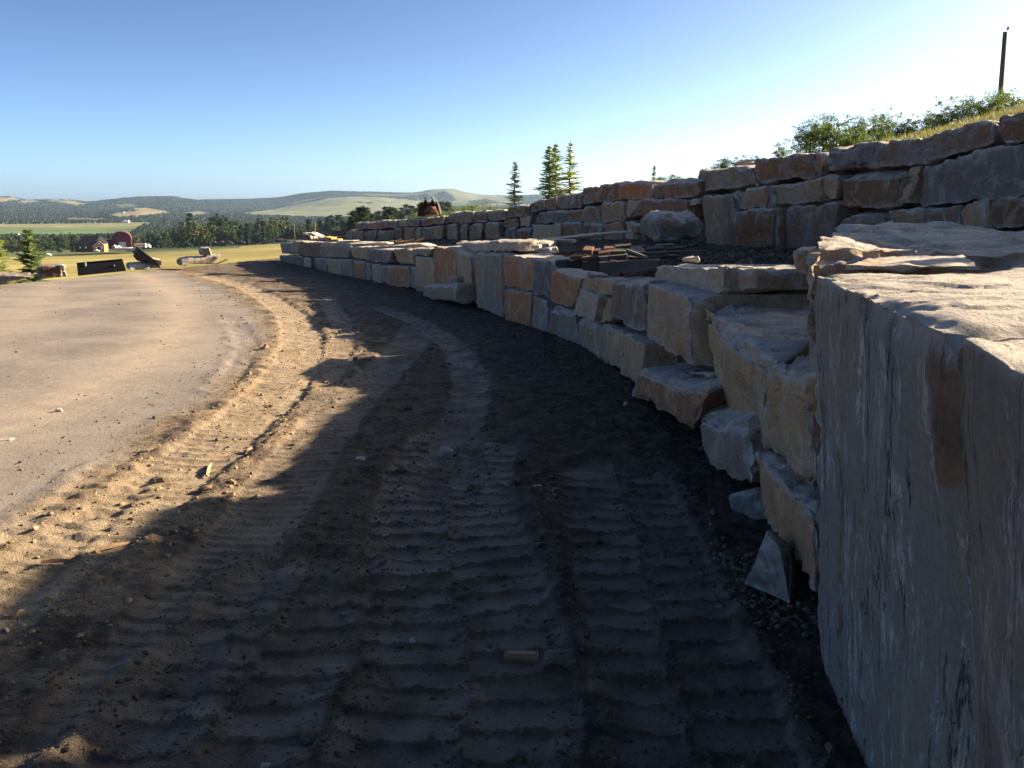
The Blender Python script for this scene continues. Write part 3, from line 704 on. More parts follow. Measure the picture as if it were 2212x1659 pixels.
# ------------------------------------------------------------------ upper wall
UP = [
 (B2,[(710,398),(788,390),(788,454),(712,458)],'g'),(B2,[(789,390),(900,380),(902,452),(790,457)],'v'),(B2,[(902,380),(1050,372),(1060,432),(905,450)],'p'),
 (B2,[(1062,372),(1148,366),(1145,432),(1085,434)],'l'),(B2,[(1150,357),(1252,354),(1242,427),(1152,424)],'g'),(B2,[(1256,362),(1447,334),(1452,402),(1260,427)],'n'),
 (B2,[(1454,345),(1502,335),(1503,398),(1460,398)],'d'),(B2,[(1502,308),(1577,305),(1577,398),(1505,398)],'g'),(B2,[(1583,305),(1685,300),(1686,400),(1585,400)],'g'),
 (B2,[(1687,298),(1806,292),(1808,388),(1690,398)],'p'),(B2,[(1810,291),(1980,289),(1976,374),(1825,387)],'g'),(B2,[(1982,260),(2166,240),(2172,335),(1990,352)],'n'),
 (B2,[(640,470),(682,462),(690,528),(645,525)],'g'),(B2,[(684,460),(780,458),(780,532),(682,532)],'v'),(B2,[(783,460),(882,455),(880,520),(790,524)],'g'),
 (B2,[(900,460),(1032,455),(1027,524),(910,519)],'g'),(B2,[(1036,438),(1101,435),(1101,518),(1045,514)],'p'),(B2,[(1103,432),(1200,432),(1197,518),(1105,516)],'v'),
 (B2,[(1220,435),(1262,435),(1262,518),(1225,518)],'l'),(B2,[(1266,430),(1360,425),(1358,512),(1270,516)],'g'),(B2,[(1363,422),(1447,415),(1449,505),(1365,506)],'v'),
 (B2,[(1470,410),(1567,402),(1572,512),(1475,514)],'v'),(B2,[(1595,410),(1652,410),(1657,516),(1598,518)],'g'),(B2,[(1672,404),(1782,394),(1762,524),(1675,518)],'g'),
 (B2,[(1790,390),(1907,388),(1937,518),(1810,518)],'v'),(B2,[(1910,388),(1952,385),(1947,518),(1928,518)],'d'),(B2,[(1955,365),(2077,352),(2072,432),(1957,432)],'n'),
 (B2,[(2085,345),(2190,328),(2175,425),(2092,425)],'l'),(B2,[(1950,434),(2050,434),(2052,528),(1950,526)],'b'),(B2,[(2052,434),(2174,430),(2174,522),(2055,526)],'n'),
 (C1,[(425,705),(515,655),(515,772),(428,782)],'d'),(C1,[(517,645),(583,645),(585,767),(518,772)],'g'),(C1,[(585,635),(697,625),(706,754),(590,757)],'n'),
 (C1,[(697,610),(882,585),(887,740),(718,750)],'g'),(C1,[(886,580),(952,575),(952,738),(890,738)],'g'),(C1,[(955,535),(1335,475),(1315,665),(970,700)],'n'),
 (C1,[(1333,478),(1672,462),(1655,642),(1312,665)],'o'),(C1,[(1675,465),(2127,450),(2127,635),(1668,648)],'n'),
 (C1,[(490,800),(518,790),(520,890),(495,895)],'d'),(C1,[(517,773),(832,757),(832,887),(520,893)],'b'),(C1,[(833,760),(972,747),(972,878),(840,887)],'n'),(C1,[(975,715),(1112,710),(1142,893),(975,884)],'p'),
 (C1,[(1150,688),(1377,670),(1382,870),(1150,884)],'v'),(C1,[(1384,662),(1560,650),(1450,830),(1382,832)],'l'),(C1,[(1560,650),(2022,648),(2022,830),(1455,832)],'n'),
 (C1,[(2030,650),(2132,630),(2132,705),(2030,705)],'l'),(C1,[(430,900),(747,893),(747,1030),(430,1034)],'l'),(C1,[(752,885),(967,875),(962,1012),(755,1026)],'n'),
 (C1,[(1035,888),(1147,888),(1147,1000),(1040,1004)],'p'),(C1,[(1150,883),(1352,874),(1362,985),(1155,990)],'v'),(C1,[(1370,868),(1500,865),(1500,985),(1375,985)],'l'),
 (C1,[(1500,890),(1592,895),(1602,1005),(1500,1000)],'d'),(C1,[(970,892),(1030,892),(1032,1000),(972,1002)],'d'),  # last one: shaded recess filled by a dark coloured stone
 (D4,[(50,510),(402,476),(437,604),(45,652)],'g'),(D4,[(402,432),(812,388),(850,548),(436,602)],'n'),(D4,[(815,388),(905,400),(862,520),(852,545)],'o'),
 (D4,[(905,345),(1212,325),(1212,492),(860,522)],'b'),(D4,[(1212,325),(1522,288),(1544,462),(1212,492)],'p'),(D4,[(1522,275),(1997,163),(2012,325),(1546,462)],'p'),
 (D4,[(1996,150),(2300,85),(2300,330),(2012,335)],'n'),
 (D4,[(262,655),(300,648),(340,768),(285,765)],'d'),(D4,[(300,648),(516,605),(522,750),(340,768)],'v'),(D4,[(517,605),(560,603),(562,750),(524,750)],'b'),(D4,[(561,600),(862,550),(866,714),(562,746)],'v'),  # third one: a stone's shaded side face, coloured as its own stone
 (D4,[(858,530),(985,527),(962,692),(862,682)],'t'),(D4,[(986,525),(1432,505),(1362,750),(960,750)],'n'),(D4,[(1440,500),(1535,475),(1425,730),(1352,730)],'l'),
 (D4,[(1540,480),(2300,300),(2300,670),(1482,758)],(0.19,0.18,0.18)),
 (D4,[(50,670),(262,665),(287,945),(90,950)],'g'),(D4,[(275,772),(582,755),(572,945),(280,950)],'n'),(D4,[(590,748),(985,715),(952,905),(580,1010)],'p'),
 (D4,[(990,815),(1282,780),(1282,900),(960,900)],'g'),(D4,[(1284,770),(1560,752),(1562,900),(1284,900)],'v'),(D4,[(1562,750),(1792,740),(1792,900),(1562,900)],'p'),
 (D4,[(1794,740),(1947,710),(1952,900),(1794,900)],'t'),(D4,[(1949,700),(2300,680),(2300,900),(1952,900)],'n'),
]
for f, q, c in UP:
    lowest = max(p[1] for p in q)
    wall_stone(upper, UPP, f, q, tuple(v * m_ for v, m_ in zip(CC[c] if isinstance(c, str) else c, (.98, .84, .74))), depth=0.7 + 0.25 * random.random(), off=random.uniform(-.04, .09), sink=0.0 if hit_wall(f(q[3]), UPP)[0][2] > float(np.interp(hit_wall(f(q[3]), UPP)[0][1], [0, 8, 15, 20, 25.5, 29.5, 33], [.97, .99, 1.0, .78, .55, .36, .25])) + .22 else .22, rad=.008, chip=.06, amp=.025, cutk=1.3)
# the wall goes on unseen past the right edge, heights shaped for its shadow
k0 = 10
for seg in range(k0, len(UPP) - 1):
    a, b_ = UPP[seg], UPP[seg + 1]; L = np.hypot(*(b_ - a)); e = (b_ - a) / L; n = np.array([-e[1], e[0]]); n = n if n @ a > 0 else -n
    if seg == k0: a = a + e * 0.75; L -= 0.75
    for cz, (z0, z1) in enumerate([(0.85, 1.55), (1.55, 2.3), (2.3, 2.74 if UPP[seg][1] > 7.5 else 2.90)]):
        s = 0
        while s < L - 0.15:
            w = min(random.uniform(1.0, 1.9), L - s)
            dz = random.uniform(-.03, .03) if cz == 2 else 0
            if cz == 2: z1 = float(np.interp((a + e * (s + w / 2))[1], [5.0, 5.7, 6.6, 8.0], [3.10, 3.04, 2.88, 2.76]))
            A = a + e * s; B = a + e * (s + w - .03); D = n * 0.8
            stone([(*A, z0), (*B, z0), (*B, z1 - .02 + dz), (*A, z1 - .02 + dz), (*(A + D), z0), (*(B + D), z0), (*(B + D), z1 + dz), (*(A + D), z1 + dz)], 0.09, CC[random.choice('gnpvb')], upper, amp=.03, chip=.05)
            s += w
# a few top stones the sun slips between, further along the lower wall beside and behind the photographer
for i in range(5):
    y0 = 0.1 - i * 1.3
    stone([(1.0, y0, -.1), (1.0, y0 - 1.2, -.1), (.95, y0 - 1.2, 1.25), (.95, y0, 1.25), (1.9, y0, -.1), (1.9, y0 - 1.2, -.1), (1.9, y0 - 1.2, 1.25), (1.9, y0, 1.25)], 0.12, CC[random.choice('gtvp')], lower, amp=.03)

# ------------------------------------------------------------------ terrace, earth behind the stones, turf bank
def resample(p, n):
    p = np.asarray(p, float); d = np.r_[0, np.cumsum(np.hypot(*np.diff(p[:, :2], axis=0).T))]
    t = np.linspace(0, d[-1], n); return np.stack([np.interp(t, d, p[:, k]) for k in range(p.shape[1])], 1)
def offset(p, d):
    t = np.gradient(p[:, :2], axis=0); t /= np.linalg.norm(t, axis=1)[:, None]
    n = np.stack([t[:, 1], -t[:, 0]], 1); s = np.where((n * p[:, :2]).sum(1) > 0, 1, -1)[:, None]
    q = p.copy(); q[:, :2] += n * s * d; return q
ZL = lambda y: 0.80 - 0.03 * max(0, y - 10)
Lq = [(*p, ZL(p[1])) for p in LOW[:15]] + [(1.25, 1.0, .85), (1.3, -6, .85)]
UPB = []   # height of the foot of the upper wall, measured
for (xx, yy) in UPP:
    UPB.append((xx, yy, float(np.interp(yy, [0, 8, 15, 20, 25.5, 29.5, 33], [.97, .99, 1.0, .78, .55, .36, .25]))))
La = resample(offset(np.array(Lq), .26), 240); 
# pair the two lines by fraction between matched anchors
anL = [0, 2, 4, 6, 8, 9, 11, 12, 14, 15, 16]; anU = [0, 2, 3, 5, 7, 8, 9, 9.6, 10.3, 12.5, 15]
Lo = np.array([offset(np.array(Lq), .26)[i] for i in anL])
Uo = np.array([[np.interp(j, range(len(UPB)), np.array(UPB)[:, k]) for k in range(3)] for j in anU])
tt = np.linspace(0, len(anL) - 1, 300)
Lr = np.stack([np.interp(tt, range(len(anL)), Lo[:, k]) for k in range(3)], 1); Ur = np.stack([np.interp(tt, range(len(anL)), Uo[:, k]) for k in range(3)], 1)
ww = np.linspace(0, 1.04, 150)[None, :, None]
G = Lr[:, None, :] * (1 - ww) + Ur[:, None, :] * ww
tx, ty, tz = G[..., 0].ravel(), G[..., 1].ravel(), G[..., 2].ravel()
tz = tz + 0.045 * fbm(col3(tx * 1.4, ty * 1.4), 4, 71) + 0.02 * fbm(col3(tx * 7, ty * 7), 3, 72) - 0.03
wl = np.repeat(ww[:, :, 0], 300, 0).ravel()
heap = lambda hx, hy, r, a: a * np.exp(-(((tx - hx) ** 2 + (ty - hy) ** 2) / r ** 2))
hp = at(1640, 560, 8.6); hq = at(1700, 520, 10.6)
tz += heap(hp[0], hp[1], .8, .10) + heap(hq[0], hq[1], 1.2, .10)
terrace = structure(put("terrace_ground", np.stack([tx, ty, tz], 1), grid_faces(300, 150), M_GROUND, None, True, origin=np.zeros(3)))
attr(terrace.data, "mask", np.stack([tx * 0, np.clip(.15 + .5 * fbm(col3(tx, ty), 3, 74), 0, .6), 0.25 * sstep(0, .3, fbm(col3(tx * 2, ty * 2), 3, 75))], 1))
def terrace_z(x_, y_):
    i = np.argmin((tx - x_) ** 2 + (ty - y_) ** 2); return float(tz[i])
# dark earth sheet behind the stones, added so the gaps look dark
def backing(line, off_, z0f, z1f):
    q = offset(resample(line, 120), off_)
    bot = np.stack([q[:, 0], q[:, 1], [z0f(p) for p in q]], 1); top = np.stack([q[:, 0], q[:, 1], [z1f(p) for p in q]], 1)
    o = structure(put("packed_earth", np.concatenate([bot, top]), grid_faces(2, 120), M_GROUND, None, True, origin=np.zeros(3)))
    attr(o.data, "mask", np.zeros((240, 3)))
backing(np.array(Lq)[2:], .27, lambda p: -0.5 + float(zslope(p[1])), lambda p: ZL(p[1]) - .03)
def upper_top(x_, y_): return float(np.interp(y_, [-6, 6, 8, 9.7, 11.5, 15, 20, 25, 29.5, 33], [2.95, 2.9, 2.46, 2.38, 2.35, 2.16, 1.92, 1.36, .84, .62]))
backing(np.array(UPB), .35, lambda p: p[2] - .4, lambda p: upper_top(p[0], p[1]) - .12)
# turf bank rising behind the upper wall
ub = offset(resample(np.array(UPB), 200), .45)
prof_d = np.array([0, .4, 1.0, 2.0, 3.5, 5.5, 8, 12, 18, 28, 45, 70, 110, 160]); NB = len(prof_d)
tg = np.gradient(ub[:, :2], axis=0); tg /= np.linalg.norm(tg, axis=1)[:, None]
nn = np.stack([tg[:, 1], -tg[:, 0]], 1); nn *= np.where((nn * ub[:, :2]).sum(1) > 0, 1, -1)[:, None]
# fan the directions out so the bank keeps clear of itself
BV = []
for i in range(200):
    zt = upper_top(*ub[i, :2]); yy = ub[i, 1]
    # bank steepness: none at the far end, a real slope on the right
    st = float(np.interp(yy, [-6, 8, 11, 13.0, 15, 20, 30], [.18, .195, .205, .17, .01, -.02, -.04]))
    for d_ in prof_d:
        rise = st * min(d_, 6.0) + (0.02 if yy < 14 else -.03) * max(0, d_ - 6) - 0.10
        if yy < 14: rise -= 0.045 * max(0, d_ - 14)
        dirv = nn[i] * .75 + np.array([.30, .55]); dirv /= np.hypot(*dirv)
        BV.append((ub[i, 0] + dirv[0] * d_, ub[i, 1] + dirv[1] * d_, zt + rise))
BV = np.array(BV); BV[:, 2] += 0.04 * fbm(BV * [.8, .8, 0], 3, 77)
bank = structure(put("grass_bank", BV, grid_faces(200, NB), M_TURF, None, True, origin=np.zeros(3)))
gcol = np.array([0.20, 0.20, 0.065]); attr(bank.data, "land", gcol + 0.05 * fbm(BV * [.5, .5, 0], 3, 78)[:, None] * [1, .8, .3])
def bank_z(x_, y_):
    i = np.argmin((BV[:, 0] - x_) ** 2 + (BV[:, 1] - y_) ** 2); return float(BV[i, 2])
# grass blades along the crest
gv = []; gf = []
sel = np.where((BV[:, 1] < 40) & (BV[:, 1] > 7))[0]
cand = [i for i in range(len(BV)) if 0 < (i % NB) < 7 and 7 < BV[i, 1] < 26]
for _ in range(26000):
    i = random.choice(cand); 
    if i + NB >= len(BV) or (i % NB) == NB - 1: continue
    a_, b_ = random.random(), random.random()
    p = BV[i] * (1 - a_) * (1 - b_) + BV[i + 1] * a_ * (1 - b_) + BV[i + NB] * (1 - a_) * b_ + BV[i + NB + 1] * a_ * b_
    h_ = random.uniform(.03, .085); w_ = .008; t_ = random.random() * 6.28; lx, ly = random.gauss(0, .03), random.gauss(0, .03)
    n_ = len(gv); gv += [(p[0] - w_ * math.cos(t_), p[1] - w_ * math.sin(t_), p[2] - .02), (p[0] + w_ * math.cos(t_), p[1] + w_ * math.sin(t_), p[2] - .02), (p[0] + lx, p[1] + ly, p[2] + h_)]
    gf.append((n_, n_ + 1, n_ + 2))
M_GRASS = mat_leaf("dry_grass_blades", (0.21, 0.215, 0.07), .4)
tag(stuff(put("grass", gv, np.array(gf), M_GRASS)), "short dry grass on the bank above the upper wall", "grass")

# ------------------------------------------------------------------ valley, fields and hills
XC = np.concatenate([np.linspace(-2600, -60, 60), np.linspace(-54, 1330, 232), np.linspace(1340, 5000, 60)])
def tab(lst): 
    p = np.array(lst, float); return np.interp(XC, p[:, 0], p[:, 1])
ROWS = [ # distance, overview pixel height of the land there
 (30, None, -11.0),(60, None, -11.0),(120, None, -13.5),(190, None, -16.8),
 (300, tab([(0,572),(300,568),(600,556),(800,548)]), 0),(420, tab([(0,560),(300,555),(600,538),(800,530)]), 0),
 (520, tab([(0,553),(265,545),(400,538),(600,527),(800,520)]), 0),
 (620, tab([(0,541),(400,535),(600,524),(800,516)]), 0),(850, tab([(0,524),(600,518),(800,510)]), 0),
 (1200, tab([(0,509),(320,507),(500,506),(800,500)]), 0),(1600, tab([(0,495),(320,494),(800,490)]), 0),(2100, tab([(0,483),(320,481),(800,478)]), 0),
 (2700, tab([(0,474),(160,474),(235,468),(300,465),(380,468),(600,468),(800,466)]), 0),
 (3200, tab([(0,462),(100,464),(235,462),(300,457),(380,462),(540,462),(700,456),(800,456)]), 0),
 (3700, tab([(0,452),(110,456),(235,456),(300,452),(380,454),(500,458),(583,455),(650,450),(740,444),(830,444),(905,449),(980,452),(1100,450)]), 0),
 (4100, tab([(0,445),(110,448),(250,448),(380,445),(500,452),(583,453),(650,441),(700,433),(750,427),(827,427),(905,436),(963,447),(1100,446)]), 0),
 (4300, tab([(0,441),(110,445),(250,443),(380,440),(500,446),(583,452),(650,443),(700,436),(750,431),(827,431),(905,438),(963,445),(1040,440),(1100,440)]), 0),
 (4900, tab([(-300,436),(0,431),(60,437),(110,436),(190,441),(250,437),(380,432),(500,438),(583,440),(650,434),(711,425),(763,424),(814,424),(870,424),(905,420),(964,414),(1007,424),(1040,432),(1090,432),(1140,430)]), 0),
 (5400, tab([(-300,428),(0,425),(22,424),(58,432),(110,430),(154,432),(190,437),(248,430),(303,424),(372,424),(430,433),(482,431),(551,431),(608,426),(660,417),(711,412),(763,413),(814,414.5),(892,417),(925,411),(964,407),(985,409),(1007,415),(1040,420),(1085,423),(1123,423),(1160,420),(1250,426),(2200,428)]), 0),
 (6500, tab([(-300,438),(0,436),(300,434),(700,426),(964,420),(1100,428),(2200,434)]), 0),
 (9000, tab([(0,436),(1100,436),(2200,438)]), 0),
]
dist_r = np.array([r[0] for r in ROWS], float)
ZR = []
for D_, py, zz in ROWS:
    if py is None: ZR.append(np.full(len(XC), zz)); continue
    ZR.append(np.array([at(xc, p_, D_)[2] for xc, p_ in zip(XC, py)]))
ZR = np.array(ZR)
DD = np.concatenate([[30,60,90,120,150], np.geomspace(190, 2000, 40), np.geomspace(2100, 6500, 95), [7500, 9000]])
FZ = np.stack([np.interp(DD, dist_r, ZR[:, j]) for j in range(len(XC))], 1)
FX = np.stack([at(xc, 430, 1000)[0] / 1000 * DD for xc in XC], 1)
FY = np.repeat(DD[:, None], len(XC), 1)
amp_ = np.interp(DD, [30, 500, 2500, 4000, 6500, 14000], [0, .3, 3, 9, 9, 20])[:, None]
Pn = np.stack([FX.ravel() / 260, FY.ravel() / 260, 0 * FX.ravel()], 1)
FZ = FZ + amp_ * fbm(Pn, 4, 120).reshape(FZ.shape) * np.interp(DD, [4700, 5200, 5400, 5600], [1, .5, .25, 1])[:, None]
# cover of the land, by where it lies
def inpoly(px, py, poly):
    c = np.zeros(px.shape, bool); n = len(poly); j = n - 1
    for i in range(n):
        xi, yi = poly[i]; xj, yj = poly[j]
        c ^= ((yi > py) != (yj > py)) & (px < (xj - xi) * (py - yi) / (yj - yi + 1e-12) + xi); j = i
    return c
dz = FZ - CAM_H
dep = FY * cP - dz * sP; PX = CX + FPX * FX / dep; PY = CY - FPX * (FY * sP + dz * cP) / dep
land = np.zeros(FX.shape + (3,)); land[:] = (0.024, 0.038, 0.024)
yl = np.array([0.27, 0.235, 0.075]); gf_ = np.array([0.105, 0.15, 0.055]); tanh_ = np.array([0.23, 0.20, 0.11]); gh = np.array([0.155, 0.17, 0.095])
land[FY < 560] = yl; land[(FY > 480) & (FY < 600) & (PX < 520)] = (0.10, 0.13, 0.045)
land[(FY > 850) & (FY < 2120) & (PX < 300 + (FY - 1300) * 0.03)] = gf_
land[(FY > 1750) & (FY < 2120) & (PX < 330)] = (0.19, 0.185, 0.085)
pp = PX + 3 * fbm(Pn * 3, 3, 5).reshape(PX.shape); qq = PY + 1.2 * fbm(Pn * 3, 3, 6).reshape(PX.shape)
for poly, c_ in [
  ([(235,464),(262,458),(300,456),(350,456),(382,460),(330,466),(260,471)], tanh_), ([(285,449),(320,449),(345,454),(370,456),(300,458)], tanh_),
  ([(395,460),(430,456),(460,461),(420,467)], tanh_*.8), ([(0,426),(30,426),(45,432),(10,436),(-30,440),(-80,430)], tanh_*.9), ([(45,434),(70,432),(88,435),(60,440),(42,439)], tanh_*.9),
  ([(118,432),(150,432),(190,441),(170,444),(130,438)], tanh_*.9), ([(90,431),(118,430),(150,434),(120,438)], gh*.7),
  ([(520,462),(583,453),(650,440),(720,427),(760,425),(830,426),(905,434),(965,446),(940,470),(700,470),(560,466)], gh*1.05),
  ([(935,412),(964,406),(1010,415),(1090,424),(1110,440),(1060,447),(960,446),(900,430),(915,418)], gh*.8),
  ([(250,442),(290,440),(300,446),(262,450)], gh*.6), ([(600,444),(680,428),(720,424),(640,440)], gh*.6),([(780,418),(860,420),(930,414),(900,425),(800,424)], gh*.6),
  ([(150,470),(235,472),(250,476),(150,478)], tanh_*.7)]:
    m_ = inpoly(pp, qq, poly) & (FY > 2300); land[m_] = c_
for poly, c_ in [([(940,420),(962,412),(975,420),(985,432),(960,440),(945,432)], (.024,.038,.028)), ([(900,424),(925,418),(935,430),(915,436)], (.024,.038,.028)), ([(1010,436),(1050,430),(1080,438),(1030,444)], (.026,.04,.03)), ([(780,437),(812,436),(800,441)], (.03,.045,.03))]:
    land[inpoly(pp, qq, poly) & (FY > 2300)] = c_
wood = (land[..., 1] < 0.06)
land *= (1 + 0.30 * fbm(Pn * 5, 4, 140).reshape(PX.shape))[..., None]
land[~wood] *= 1.0
far = structure(put("valley_and_hills", np.stack([FX.ravel(), FY.ravel(), FZ.ravel()], 1), grid_faces(len(DD), len(XC)), M_FIELD, None, True, origin=np.zeros(3)))
attr(far.data, "land", np.clip(land.reshape(-1, 3), 0, 1))
bk = [(-11500, -9000, -14), (11500, -9000, -14), (11500, 25, -14), (-11500, 25, -14)]
o = structure(put("valley_floor", bk, [(0, 1, 2, 3)], M_FIELD, origin=np.zeros(3))); attr(o.data, "land", np.tile(gf_, (4, 1)))
def far_z(x_, y_):
    i = np.searchsorted(DD, y_) - 1; i = int(np.clip(i, 0, len(DD) - 2)); t = (y_ - DD[i]) / (DD[i + 1] - DD[i]); r_ = x_ / y_
    xs = FX[i] / DD[i]; return float(np.interp(r_, xs, FZ[i]) * (1 - t) + np.interp(r_, xs, FZ[i + 1]) * t)

# ------------------------------------------------------------------ trees
def spruce_mesh(h, r, n_whorl, seed, leaf=M_SPRUCE, dens=1.0, tuft=.05):
    rd = random.Random(seed); tr = MB(); tr.tube([(0,0,0),(0.01*h,0,h*.5),(0,0,h)], [h*.018, h*.011, h*.003], 6)
    cr = MB()
    for i in range(n_whorl):
        t = min(.985, (i + rd.uniform(-.5, 1.3)) / n_whorl) if i else 0.02; z = h * (0.06 + 0.92 * max(0, t)); L = r * (1 - max(0, t)) ** 0.85 * rd.uniform(.6, 1.15) + .02 * h
        for k in range(rd.choice([4, 5, 6])):
            if rd.random() > .93: continue
            z = h * (0.05 + 0.93 * min(.985, max(0, t + rd.uniform(-.7, .7) / n_whorl * 1.6)))
            a = rd.random() * 6.283; Lk = L * rd.uniform(.5, 1.2); droop = rd.uniform(-.38, .16) * (1 - t) + .2 * t
            ca, sa = math.cos(a), math.sin(a)
            cr.tube([(0, 0, z), (ca * Lk * .95, sa * Lk * .95, z + droop * Lk)], [h * .004, h * .0015], 3, 1)
            nt_ = max(3, int(Lk / (tuft * .8) * dens))
            for j in range(nt_):
                s = (j + .6) / nt_; lx = Lk * s; zz = z + droop * Lk * s + .06 * Lk * s * s
                w = tuft * (1.3 - .5 * s) * rd.uniform(.8, 1.5); side = rd.choice((-1, 1))
                for sd_ in (-1, 1):
                    bx_, by_ = ca * lx, sa * lx
                    ex = bx_ + (ca * .8 - sa * sd_) * w * 1.4; ey = by_ + (sa * .8 + ca * sd_) * w * 1.4; ez = zz + rd.uniform(-.4, .5) * w
                    cr.add([(bx_, by_, zz - w * .22), (ex, ey, ez), (bx_ + ca * w * .5, by_ + sa * w * .5, zz + w * .25)], [(0, 1, 2)])
                cr.add([(bx_, by_, zz - w * .35), (bx_ + ca * w, by_ + sa * w, zz), (bx_, by_, zz + w * .45)], [(0, 1, 2)])
    for j in range(10):
        a = rd.random() * 6.28; z = h * rd.uniform(.93, 1.0); w = tuft * .7
        cr.add([(0, 0, z - w), (math.cos(a) * w, math.sin(a) * w, z + w * .4), (0, 0, z + w * .6)], [(0, 1, 2)])
    return tr.data("trunk", M_BARK), cr.data("crown", [leaf, M_BARK])
def broad_mesh(h, r, seed, leaf=M_ASPEN, nl=1500, ls=.06, limbs=9, upright=.8, base=.12):
    rd = random.Random(seed); tr = MB(); cr = MB()
    tr.tube([(0,0,-.3),(h*.01,0,h*.4),(0,h*.01,h*.8)], [h*.02, h*.013, h*.004], 6)
    tips = []
    for i in range(limbs):
        z0 = h * rd.uniform(base, .6); a = rd.random() * 6.28; L = r * rd.uniform(.5, 1.1); up_ = rd.uniform(.3, 1.0) * upright * h * .45
        p0 = (0, 0, z0); p1 = (math.cos(a) * L * .6, math.sin(a) * L * .6, z0 + up_ * .4); p2 = (math.cos(a) * L, math.sin(a) * L, min(h, z0 + up_))
        tr.tube([p0, p1, p2], [h*.008, h*.005, h*.002], 4); tips += [(p0, p1), (p1, p2), (p1, p2)]
    tips += [((0, 0, h * .35), (0, 0, h))] * max(2, limbs // 4)
    cl = []
    for _ in range(max(12, nl // 22)):
        p, q = rd.choice(tips); t = rd.random(); sc = r * .16
        cl.append([p[k] + (q[k] - p[k]) * t + rd.gauss(0, sc) for k in range(3)])
    for _ in range(nl):
        c = rd.choice(cl); s = r * .085
        p = [c[k] + rd.gauss(0, s) for k in range(3)]
        n = Vector((rd.gauss(0,1), rd.gauss(0,1), rd.gauss(0,1))).normalized(); u_ = n.orthogonal().normalized() * ls * rd.uniform(.6, 1.2); v_ = n.cross(u_)
        P = Vector(p); cr.add([P - u_, P + v_ * .7, P + u_, P - v_ * .7], [(0, 1, 2, 3)])
    return tr.data("trunk", M_BARK), cr.data("crown", leaf)
def tree(name, label, cat, meshes, x_, y_, z_, s=1.0, rz=None, group=None, sz=None):
    t = thing(name, label, cat, (x_, y_, z_), random.random() * 6.28 if rz is None else rz, group)
    t.scale = (s, s, sz or s)
    link("trunk", meshes[0], t); link("crown", meshes[1], t)
    return t
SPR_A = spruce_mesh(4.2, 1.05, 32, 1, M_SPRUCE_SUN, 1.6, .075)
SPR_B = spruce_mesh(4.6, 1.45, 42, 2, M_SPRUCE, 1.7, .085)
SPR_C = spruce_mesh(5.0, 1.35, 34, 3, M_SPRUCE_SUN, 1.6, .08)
def stand(px, ptop, pbase, Y, meshes, h, name, label, cat, group=None, wide=1.0):
    top = at(px, ptop, Y); base = at(px, pbase, Y); s = (top[2] - base[2]) / h
    t = tree(name, label, cat, meshes, base[0], Y, base[2], s * wide, None, group, s)
    return t
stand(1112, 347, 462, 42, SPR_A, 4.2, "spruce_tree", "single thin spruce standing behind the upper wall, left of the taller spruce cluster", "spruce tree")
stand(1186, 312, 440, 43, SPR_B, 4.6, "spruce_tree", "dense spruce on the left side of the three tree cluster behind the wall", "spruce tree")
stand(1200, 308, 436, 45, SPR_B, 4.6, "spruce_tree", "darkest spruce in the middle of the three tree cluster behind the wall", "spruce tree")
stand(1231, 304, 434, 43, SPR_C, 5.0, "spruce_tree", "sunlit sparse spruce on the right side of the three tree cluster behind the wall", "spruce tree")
stand(1412, 357, 398, 60, spruce_mesh(3.2, .8, 20, 7, M_SPRUCE, 1.0, .12), 3.2, "spruce_tree", "small dark spruce peeping over the brown capstones of the upper wall", "spruce tree")
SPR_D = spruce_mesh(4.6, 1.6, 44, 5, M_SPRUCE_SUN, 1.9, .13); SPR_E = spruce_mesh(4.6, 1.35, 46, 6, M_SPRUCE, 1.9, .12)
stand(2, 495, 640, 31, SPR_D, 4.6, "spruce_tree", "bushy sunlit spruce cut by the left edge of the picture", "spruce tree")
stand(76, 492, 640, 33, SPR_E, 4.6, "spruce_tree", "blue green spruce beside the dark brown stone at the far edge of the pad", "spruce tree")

ASP = [broad_mesh(2.6, .95, 10 + i, M_ASPEN, 4200, .045, 16, 1.15, .02) for i in range(4)]
sap = [(1748,252,330,26,'leftmost tall sapling above the blue grey capstone'),(1776,246,328,27,'sapling in the middle of the dense clump on the bank'),(1806,250,328,26,'leafy sapling right of the middle of the dense clump on the bank'),(1832,248,325,28,'right hand sapling closing the dense clump on the bank'),
 (1880,240,322,28,'tall sapling alone just right of the dense clump'),(1862,268,322,26,'low sapling between the dense clump and the tall single sapling'),(1912,262,315,30,'thin low sapling two steps right of the dense clump'),(1935,242,310,30,'narrow pointed sapling halfway along the grassy bank'),(1962,252,300,30,'small sapling with a pointed tip halfway up the grassy bank'),
 (1998,236,292,31,'very thin sapling left of the pair near the pole'),(2022,245,285,31,'low bush like sapling left of the pair near the pole'),(2052,205,275,30,'left sapling of the pair between bank and pole'),(2084,210,270,31,'right sapling of the pair between bank and pole'),
 (2130,196,262,30,'broad sapling just left of the utility pole'),(2150,192,260,33,'sapling directly behind the utility pole'),(2182,188,255,31,'sapling just right of the utility pole'),(2211,206,255,30,'sapling cut by the right edge of the picture'),
 (1690,306,345,24,'small bush over the end of the brown capstones')]
for i, (px, pt, pb, Y, lab) in enumerate(sap):
    stand(px, pt, pb + 14, Y, ASP[i % 4], 2.75, "aspen_sapling", lab, "sapling", "aspen saplings along the grassy bank", 1.5)
